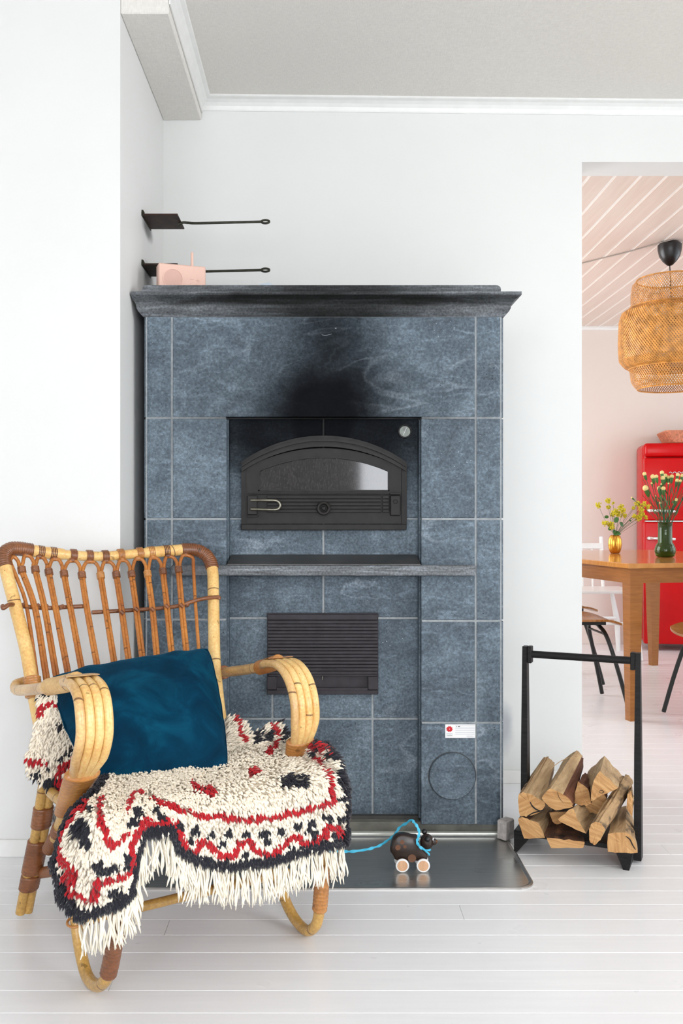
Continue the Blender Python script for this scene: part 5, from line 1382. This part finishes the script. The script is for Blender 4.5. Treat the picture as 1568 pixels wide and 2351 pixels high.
for i, (x, y, r_) in enumerate(buds):
    d_ = 5.0+random.uniform(-0.06, 0.06); cc = kp(x, y, d_); rr_ = 1.2*r_/6.588*5.0/F
    rt_ = g+Vector((random.uniform(-0.02, 0.02), random.uniform(-0.02, 0.02), 0.03)); nk = g+Vector(((cc.x-g.x)*0.22, random.uniform(-0.015, 0.015), 0.18))
    dn = (nk-cc).normalized(); cal = cc+dn*rr_*1.2
    SB.tube(crom([rt_, nk, cal+dn*0.02, cal], 5), 0.0015, 5)
    B = MB(); B.ball(cc, rr_, 8, 6); B.build('bud', M_cream, CF, True)
    B = MB(); B.tube([cc+dn*rr_*0.4, cc+dn*rr_*1.1, cc+dn*rr_*2.6, cc+dn*rr_*3.4], [rr_*0.75, rr_*0.8, rr_*0.6, 0.0015], 7); B.build('calyx', M_leaf, CF, True)
for k in range(14):
    nk = g+Vector((random.uniform(-0.02, 0.02), random.uniform(-0.02, 0.02), 0.18)); e_ = g+Vector((random.uniform(-0.12, 0.14), random.uniform(-0.04, 0.04), random.uniform(0.27, 0.42)))
    SB.tube(crom([g+Vector((random.uniform(-.02, .02), 0, 0.03)), nk, e_], 5), 0.0013, 5)
SB.build('stem', M_stem, CF, True)
for k in range(26):
    B = MB(); a0 = g+Vector((random.uniform(-0.06, 0.07), random.uniform(-0.03, 0.03), random.uniform(0.2, 0.36))); w_ = Vector((random.uniform(-1, 1), 0.2, 0)).normalized()*0.004; e_ = a0+Vector((random.uniform(-0.03, 0.03), 0, random.uniform(0.03, 0.06)))
    B.add([a0-w_*0.5, a0+w_*0.5, (a0+e_)/2+w_, e_, (a0+e_)/2-w_], [(0, 1, 2, 3, 4)]); B.build('leaf', M_leaf, CF)

# tubular chairs
def tchair(cx_, cy_, ang, lab, zs=0.44):
    M = Matrix.Translation((cx_, cy_, 0)) @ Matrix.Rotation(ang, 4, 'Z')     # local +x = the way it faces
    T = thing('kitchen_chair', (cx_, cy_, 0), lab, 'chair', 'plywood kitchen chairs at the table')
    b = MB(); pts_ = []
    n = 13
    top, bot = [], []
    for j in range(n):
        for i in range(n):
            x, y = -0.19+0.39*i/(n-1), (-0.20+0.40*j/(n-1))
            y *= 1-0.10*abs(2*i/(n-1)-1)**3; x *= 1-0.09*abs(2*j/(n-1)-1)**3
            z = zs+0.012*(2*j/(n-1)-1)**2-0.022*max(0, (i/(n-1)-0.72)/0.28)**2+0.012*max(0, 0.3-i/(n-1))
            top.append(M @ Vector((x, y, z))); bot.append(M @ Vector((x, y, z-0.011)))
    b.grid(top, n, n); b.grid(bot, n, n)
    rim = [i for i in range(n)]+[j*n+n-1 for j in range(1, n)]+[(n-1)*n+i for i in range(n-2, -1, -1)]+[j*n for j in range(n-2, 0, -1)]
    b.add([top[i] for i in rim]+[bot[i] for i in rim], [(k, (k+1) % len(rim), len(rim)+(k+1) % len(rim), len(rim)+k) for k in range(len(rim))])
    b.build('seat', M_ply, T, True, ang=50)
    for sx in (1, -1):       # bent tube: two legs and the bow between them
        xt, xf = 0.10*sx, 0.205*sx
        pp = [(xf, -0.205, 0.011), (xt+0.06*sx, -0.18, 0.2), (xt+0.018*sx, -0.145, 0.355), (xt, -0.08, zs-0.035), (xt, 0, zs-0.027), (xt, 0.08, zs-0.035), (xt+0.018*sx, 0.145, 0.355), (xt+0.06*sx, 0.18, 0.2), (xf, 0.205, 0.011)]
        b = MB(); b.tube(crom([M @ Vector(p) for p in pp], 6), 0.0105, 10); b.build('leg_bow', M_tube, T, True)
    b = MB(); b.box(-0.13, 0.13, -0.09, -0.065, zs-0.028, zs-0.012, 0, M); b.box(-0.13, 0.13, 0.065, 0.09, zs-0.028, zs-0.012, 0, M); b.build('seat_rail', M_tube, T)
    b = MB(); b.tube([M @ Vector((0.113, -0.14, 0.37)), M @ Vector((0.113, 0.14, 0.37))], 0.006, 8); b.build('brace', M_tube, T, True)
    for sy in (-1, 1):
        b = MB(); b.tube(crom([M @ Vector(p) for p in [(-0.05, 0.12*sy, zs-0.02), (-0.17, 0.15*sy, zs-0.01), (-0.22, 0.16*sy, zs+0.08), (-0.26, 0.16*sy, zs+0.36)]], 6), 0.0095, 8); b.build('back_tube', M_tube, T, True)
    b = MB(); M2 = M @ Matrix.Translation((-0.245, 0, zs+0.28)) @ Matrix.Rotation(-0.12, 4, 'Y'); b.box(-0.006, 0.006, -0.19, 0.19, -0.06, 0.07, 0.004, M2); b.build('backrest', M_ply, T)
    return T
tchair(1.30, 4.80, 0.02, 'plywood and black tube chair tucked under the table end, nearest the doorway')
tchair(1.37, 5.46, 0.05, 'plywood and tube chair half hidden behind the nearer one at the table end')
tchair(1.855, 4.33, PI-0.05, 'plywood and black tube chair at the right end, cut off by the photo edge')
# white spindle chair
WC = thing('spindle_chair', (1.88, 6.42, 0), 'white painted spindle-back chair behind the table by the far wall', 'chair')
def wch(x, y, z): return Vector((1.88+x, 6.42+y, z))
b = MB(); b.box(1.88-0.2, 1.88+0.22, 6.42-0.2, 6.42+0.2, 0.44, 0.462, 0.006); b.build('seat', M_whitep, WC)
for sx in (-1, 1):
    for sy in (-1, 1):
        b = MB(); b.tube([wch(0.15*sx, 0.14*sy, 0.44), wch(0.19*sx+0.02*sx, 0.20*sy, 0.22), wch(0.23*sx, 0.235*sy, 0.002)], [0.013, 0.021, 0.015], 10); b.build('leg', M_whitep, WC, True)
b = MB(); b.tube([wch(-0.19, -0.17, 0.24), wch(0.19, -0.17, 0.24)], 0.010, 8); b.tube([wch(-0.19, 0.17, 0.24), wch(0.19, 0.17, 0.24)], 0.010, 8); b.build('stretcher', M_whitep, WC, True)
for sx, x in ((-1, -0.18), (1, 0.10)):
    b = MB(); b.tube([wch(x, 0.17, 0.46), wch(x, 0.19, 0.63), wch(x, 0.21, 0.81)], [0.011, 0.017, 0.013], 10); b.build('back_post', M_whitep, WC, True)
for k in range(3):
    x = -0.11+k*0.07; b = MB(); b.tube([wch(x, 0.175, 0.46), wch(x, 0.2, 0.74)], 0.007, 8); b.build('spindle', M_whitep, WC, True)
b = MB(); b.box(1.88-0.19, 1.88+0.11, 6.42+0.185, 6.42+0.212, 0.725, 0.765, 0.004); b.build('top_rail', M_whitep, WC)

# fridge
fa_ = math.radians(-9); FM = Matrix.Translation((2.287, 6.64, 0)) @ Matrix.Rotation(fa_, 4, 'Z')
FRD = thing('refrigerator', (2.58, 6.72, 0), 'red retro fridge with rounded top standing against the far kitchen wall', 'fridge')
def fbox(x0, x1, y0, y1, z0, z1, bev, name, mat, seg=4, par=None):
    bm = bmesh.new(); bmesh.ops.create_cube(bm, size=1)
    for v in bm.verts: v.co = Vector(((x0+x1)/2+v.co.x*(x1-x0), (y0+y1)/2+v.co.y*(y1-y0), (z0+z1)/2+v.co.z*(z1-z0)))
    bmesh.ops.bevel(bm, geom=bm.edges[:], offset=bev, segments=seg, affect='EDGES', profile=0.5)
    b = MB(); b.add([FM @ v.co for v in bm.verts], [[v.index for v in f.verts] for f in bm.faces]); bm.free()
    return b.build(name, mat, par or FRD, True, ang=50)
fbox(0.0, 0.60, 0.045, 0.335, 0.045, 1.475, 0.04, 'cabinet', M_red)
fbox(0.0, 0.60, 0.0, 0.06, 1.375, 1.475, 0.028, 'top_panel', M_red)
D1 = fbox(0.0, 0.60, 0.0, 0.05, 0.925, 1.368, 0.012, 'freezer_door', M_red)
D2 = fbox(0.0, 0.60, 0.0, 0.05, 0.05, 0.915, 0.012, 'fridge_door', M_red)
def fhandle(z, par):
    b = MB(); b.tube(crom([FM @ Vector(p) for p in [(0.03, 0.0, z), (0.035, -0.035, z), (0.07, -0.045, z), (0.16, -0.045, z-0.004), (0.20, -0.030, z-0.006)]], 5), [0.016]*6+[0.013]*15, 10); b.build('handle', M_chrome, par, True)
fhandle(0.995, D1); fhandle(0.80, D2)
b = MB(); b.box(0.01, 0.59, -0.003, 0.03, 0.916, 0.924, 0, FM); b.build('chrome_seam', M_chrome, FRD)
b = MB(); b.tube([FM @ Vector((0.17+0.008*i, -0.004, 1.262+0.006*math.sin(i*1.7)+i*0.0002)) for i in range(17)], 0.003, 6); b.build('chrome_badge', M_chrome, D1)
for x in (0.08, 0.52):
    b = MB(); q = FM @ Vector((x, 0.06, 0)); b.tube([q+Vector((0, 0, 0.001)), q+Vector((0, 0, 0.05))], 0.018, 12); b.build('foot', M_rubber, FRD)
# basket on the fridge
BK = thing('wicker_basket', FM @ Vector((0.38, 0.2, 1.476)), 'peach wicker tray basket on top of the red fridge', 'basket')
b = MB(); rings = []
def brect(hx, hy, z, n=7):
    out = []
    cs = [(1, 1), (-1, 1), (-1, -1), (1, -1)]
    for i, (sx, sy) in enumerate(cs):
        for k in range(n):
            a_ = PI/2*i+PI/2*k/(n-1); out.append(FM @ Vector((0.40+sx*(hx-0.03)+0.03*math.cos(a_), 0.17+sy*(hy-0.03)+0.03*math.sin(a_), z)))
    return out
b.loft([brect(0.21, 0.14, 1.4765), brect(0.235, 0.155, 1.52), brect(0.25, 0.165, 1.555), brect(0.24, 0.155, 1.555), brect(0.20, 0.13, 1.486)]); b.build('wicker_body', M_basket, BK, True)
b = MB(); r_ = brect(0.25, 0.165, 1.557); b.tube(r_+[r_[0]], 0.007, 6, cap=False); b.build('rim', M_basket, BK, True)
b = MB()
for i in range(0, 28):
    r0, r1 = brect(0.212, 0.142, 1.4785), brect(0.250, 0.166, 1.553)
    b.tube([r0[i], r1[i]], 0.003, 5)
for sgn in (0, 1):
    for k in range(14):
        y = -0.12+0.24*k/13 if sgn else 0; x = -0.19+0.38*k/13
        A0, A1_ = (Vector((0.40+x, 0.17-0.143, 1.479)), Vector((0.40+x*1.18, 0.17-0.167, 1.553))) if not sgn else (Vector((0.40-0.213, 0.17+y, 1.479)), Vector((0.40-0.252, 0.17+y*1.1, 1.553)))
        b.tube([FM @ A0, FM @ A1_], 0.003, 5)
b.build('weave_ribs', M_basket, BK, True)['kind'] = 'stuff'

# pendant lamp
LK = 4.83; LXc, LYc = (1542-VX)*LK/F, LK
def lz(py, d=4.83): return HC-(py-VY)*d/F
PL = thing('pendant_lamp', (LXc, LYc, lz(640)), 'three-tiered woven bamboo pendant lamp hanging from a black ceiling cup', 'lamp')
b = MB(); cx_ = Vector((LXc-0.01, LYc, 0)); b.lathe([(0.0, lz(556)), (0.045, lz(557)), (0.060, lz(563)), (0.060, lz(572)), (0.052, lz(588)), (0.035, lz(600)), (0.014, lz(609)), (0.0, lz(611))], cx_, 28); b.build('ceiling_cup', M_blackp, PL, True)
b = MB(); b.tube([(LXc-0.01, LYc, lz(556)), (LXc-0.01, LYc, KZ-0.0005)], 0.004, 6); b.tube([(LXc-0.01, LYc, lz(609)), (LXc, LYc, lz(700)), (LXc, LYc, lz(745))], 0.0028, 8); b.build('cord', M_blackp, PL, True)
b = MB(); b.tube([(LXc, LYc, lz(725)), (LXc, LYc, lz(750))], 0.02, 12); b.build('socket', M_blackp, PL, True)
b = MB(); b.ball((LXc, LYc, lz(768)), 0.045, 16, 10); b.build('bulb', M_white, PL, True, ang=180)
def tier(prof_, nst, turns, w, name='shade_tier'):
    # prof_: (radius, z) top to bottom. strips run round it both ways
    N_ = 16; full = []
    prof_ = [(a_*1.05, b_) for a_, b_ in prof_]
    L = [0]
    for (r0, z0), (r1, z1) in zip(prof_, prof_[1:]): L.append(L[-1]+math.hypot(r1-r0, z1-z0))
    def at(t):
        s = t*L[-1]
        for k in range(len(L)-1):
            if s <= L[k+1]+1e-9:
                f = (s-L[k])/(L[k+1]-L[k]); a0, a1 = prof_[k], prof_[k+1]; return a0[0]+(a1[0]-a0[0])*f, a0[1]+(a1[1]-a0[1])*f
        return prof_[-1]
    b = MB()
    for dirn in (1, -1):
        for k in range(nst):
            a0 = 2*PI*k/nst; l, r2 = [], []
            for i in range(N_+1):
                t = i/N_; R, z = at(t); a_ = a0+dirn*turns*2*PI*t; da = w/0.25
                R += 0.0012*dirn
                l.append(Vector((LXc+R*math.cos(a_-da/2), LYc+R*math.sin(a_-da/2), z))); r2.append(Vector((LXc+R*math.cos(a_+da/2), LYc+R*math.sin(a_+da/2), z)))
            b.add(l+r2, [(i, i+1, N_+1+i+1, N_+1+i) for i in range(N_)])
    for R, z in (prof_[0], prof_[-1]):
        b.tube([(LXc+R*math.cos(2*PI*q/40), LYc+R*math.sin(2*PI*q/40), z) for q in range(41)], 0.004, 6, cap=False)
    return b.build(name, M_bam, PL)
tier([(0.165, lz(642)), (0.185, lz(652)), (0.192, lz(672)), (0.192, lz(712))], 100, 0.09, 0.0052)
tier([(0.20, lz(706)), (0.235, lz(716)), (0.248, lz(735)), (0.252, lz(790)), (0.248, lz(825)), (0.225, lz(840)), (0.20, lz(845))], 120, 0.16, 0.0085)
tier([(0.20, lz(822)), (0.197, lz(850)), (0.190, lz(875)), (0.172, lz(888)), (0.160, lz(892))], 96, 0.09, 0.0062)
# ceiling cable
b = MB(); ps = [Vector(((x-VX)*d_/F, d_, KZ-0.004)) for x, y, d_ in [(1300, 611, 1.4*F/(1180-611)), (1335, 603, 5.216), (1440, 577, 1.4*F/(1180-577)), (1525, 553, 4.80), (1545, 547, 4.76)]]
b.tube(ps, 0.0032, 6); o = b.build('ceiling_cable', plain('grey_cable', srgb(150, 138, 130), 0.5)); tag(o, 'thin grey cable clipped along the kitchen ceiling to the lamp', 'cable')

def crack(T, pl, off, r=0.0012):
    p = [onlog(*zoom4(*q), off) for q in pl]; b = MB(); b.tube(crom(p, 4), [r*(0.5+0.5*math.sin(PI*i/(4*(len(pl)-1)))) for i in range(4*(len(pl)-1)+1)], 5); b.build('crack', M_dark, T)
LG = [o for o in COL.objects if o.type == 'EMPTY' and o.name.startswith('firewood_log')]
crack(LG[0], [(240, 1600), (262, 1640), (300, 1672), (345, 1688)], 0.0015, 0.0022); crack(LG[0], [(212, 1738), (270, 1705), (335, 1688), (372, 1672)], 0.0015, 0.0018)
crack(LG[1], [(500, 1500), (520, 1560), (560, 1610)], 0.0065, 0.0006); crack(LG[2], [(900, 1500), (925, 1488), (950, 1500), (930, 1515), (903, 1505)], 0.0015, 0.0008)
crack(LG[7], [(1160, 1930), (1200, 1960), (1225, 2010), (1255, 2060)], 0.0215, 0.0018)
# loose splinters on the pile
b = MB(); b.tube(crom([onlog(*zoom4(*q), o_) for q, o_ in [((410, 1310), -0.12), ((520, 1215), -0.16), ((640, 1165), -0.20), ((700, 1155), -0.22)]], 6), 0.0011, 5)
sp = b.build('wood_splinter', M_split); tag(sp, 'thin curled wood splinter lying across the tallest log', 'splinter')
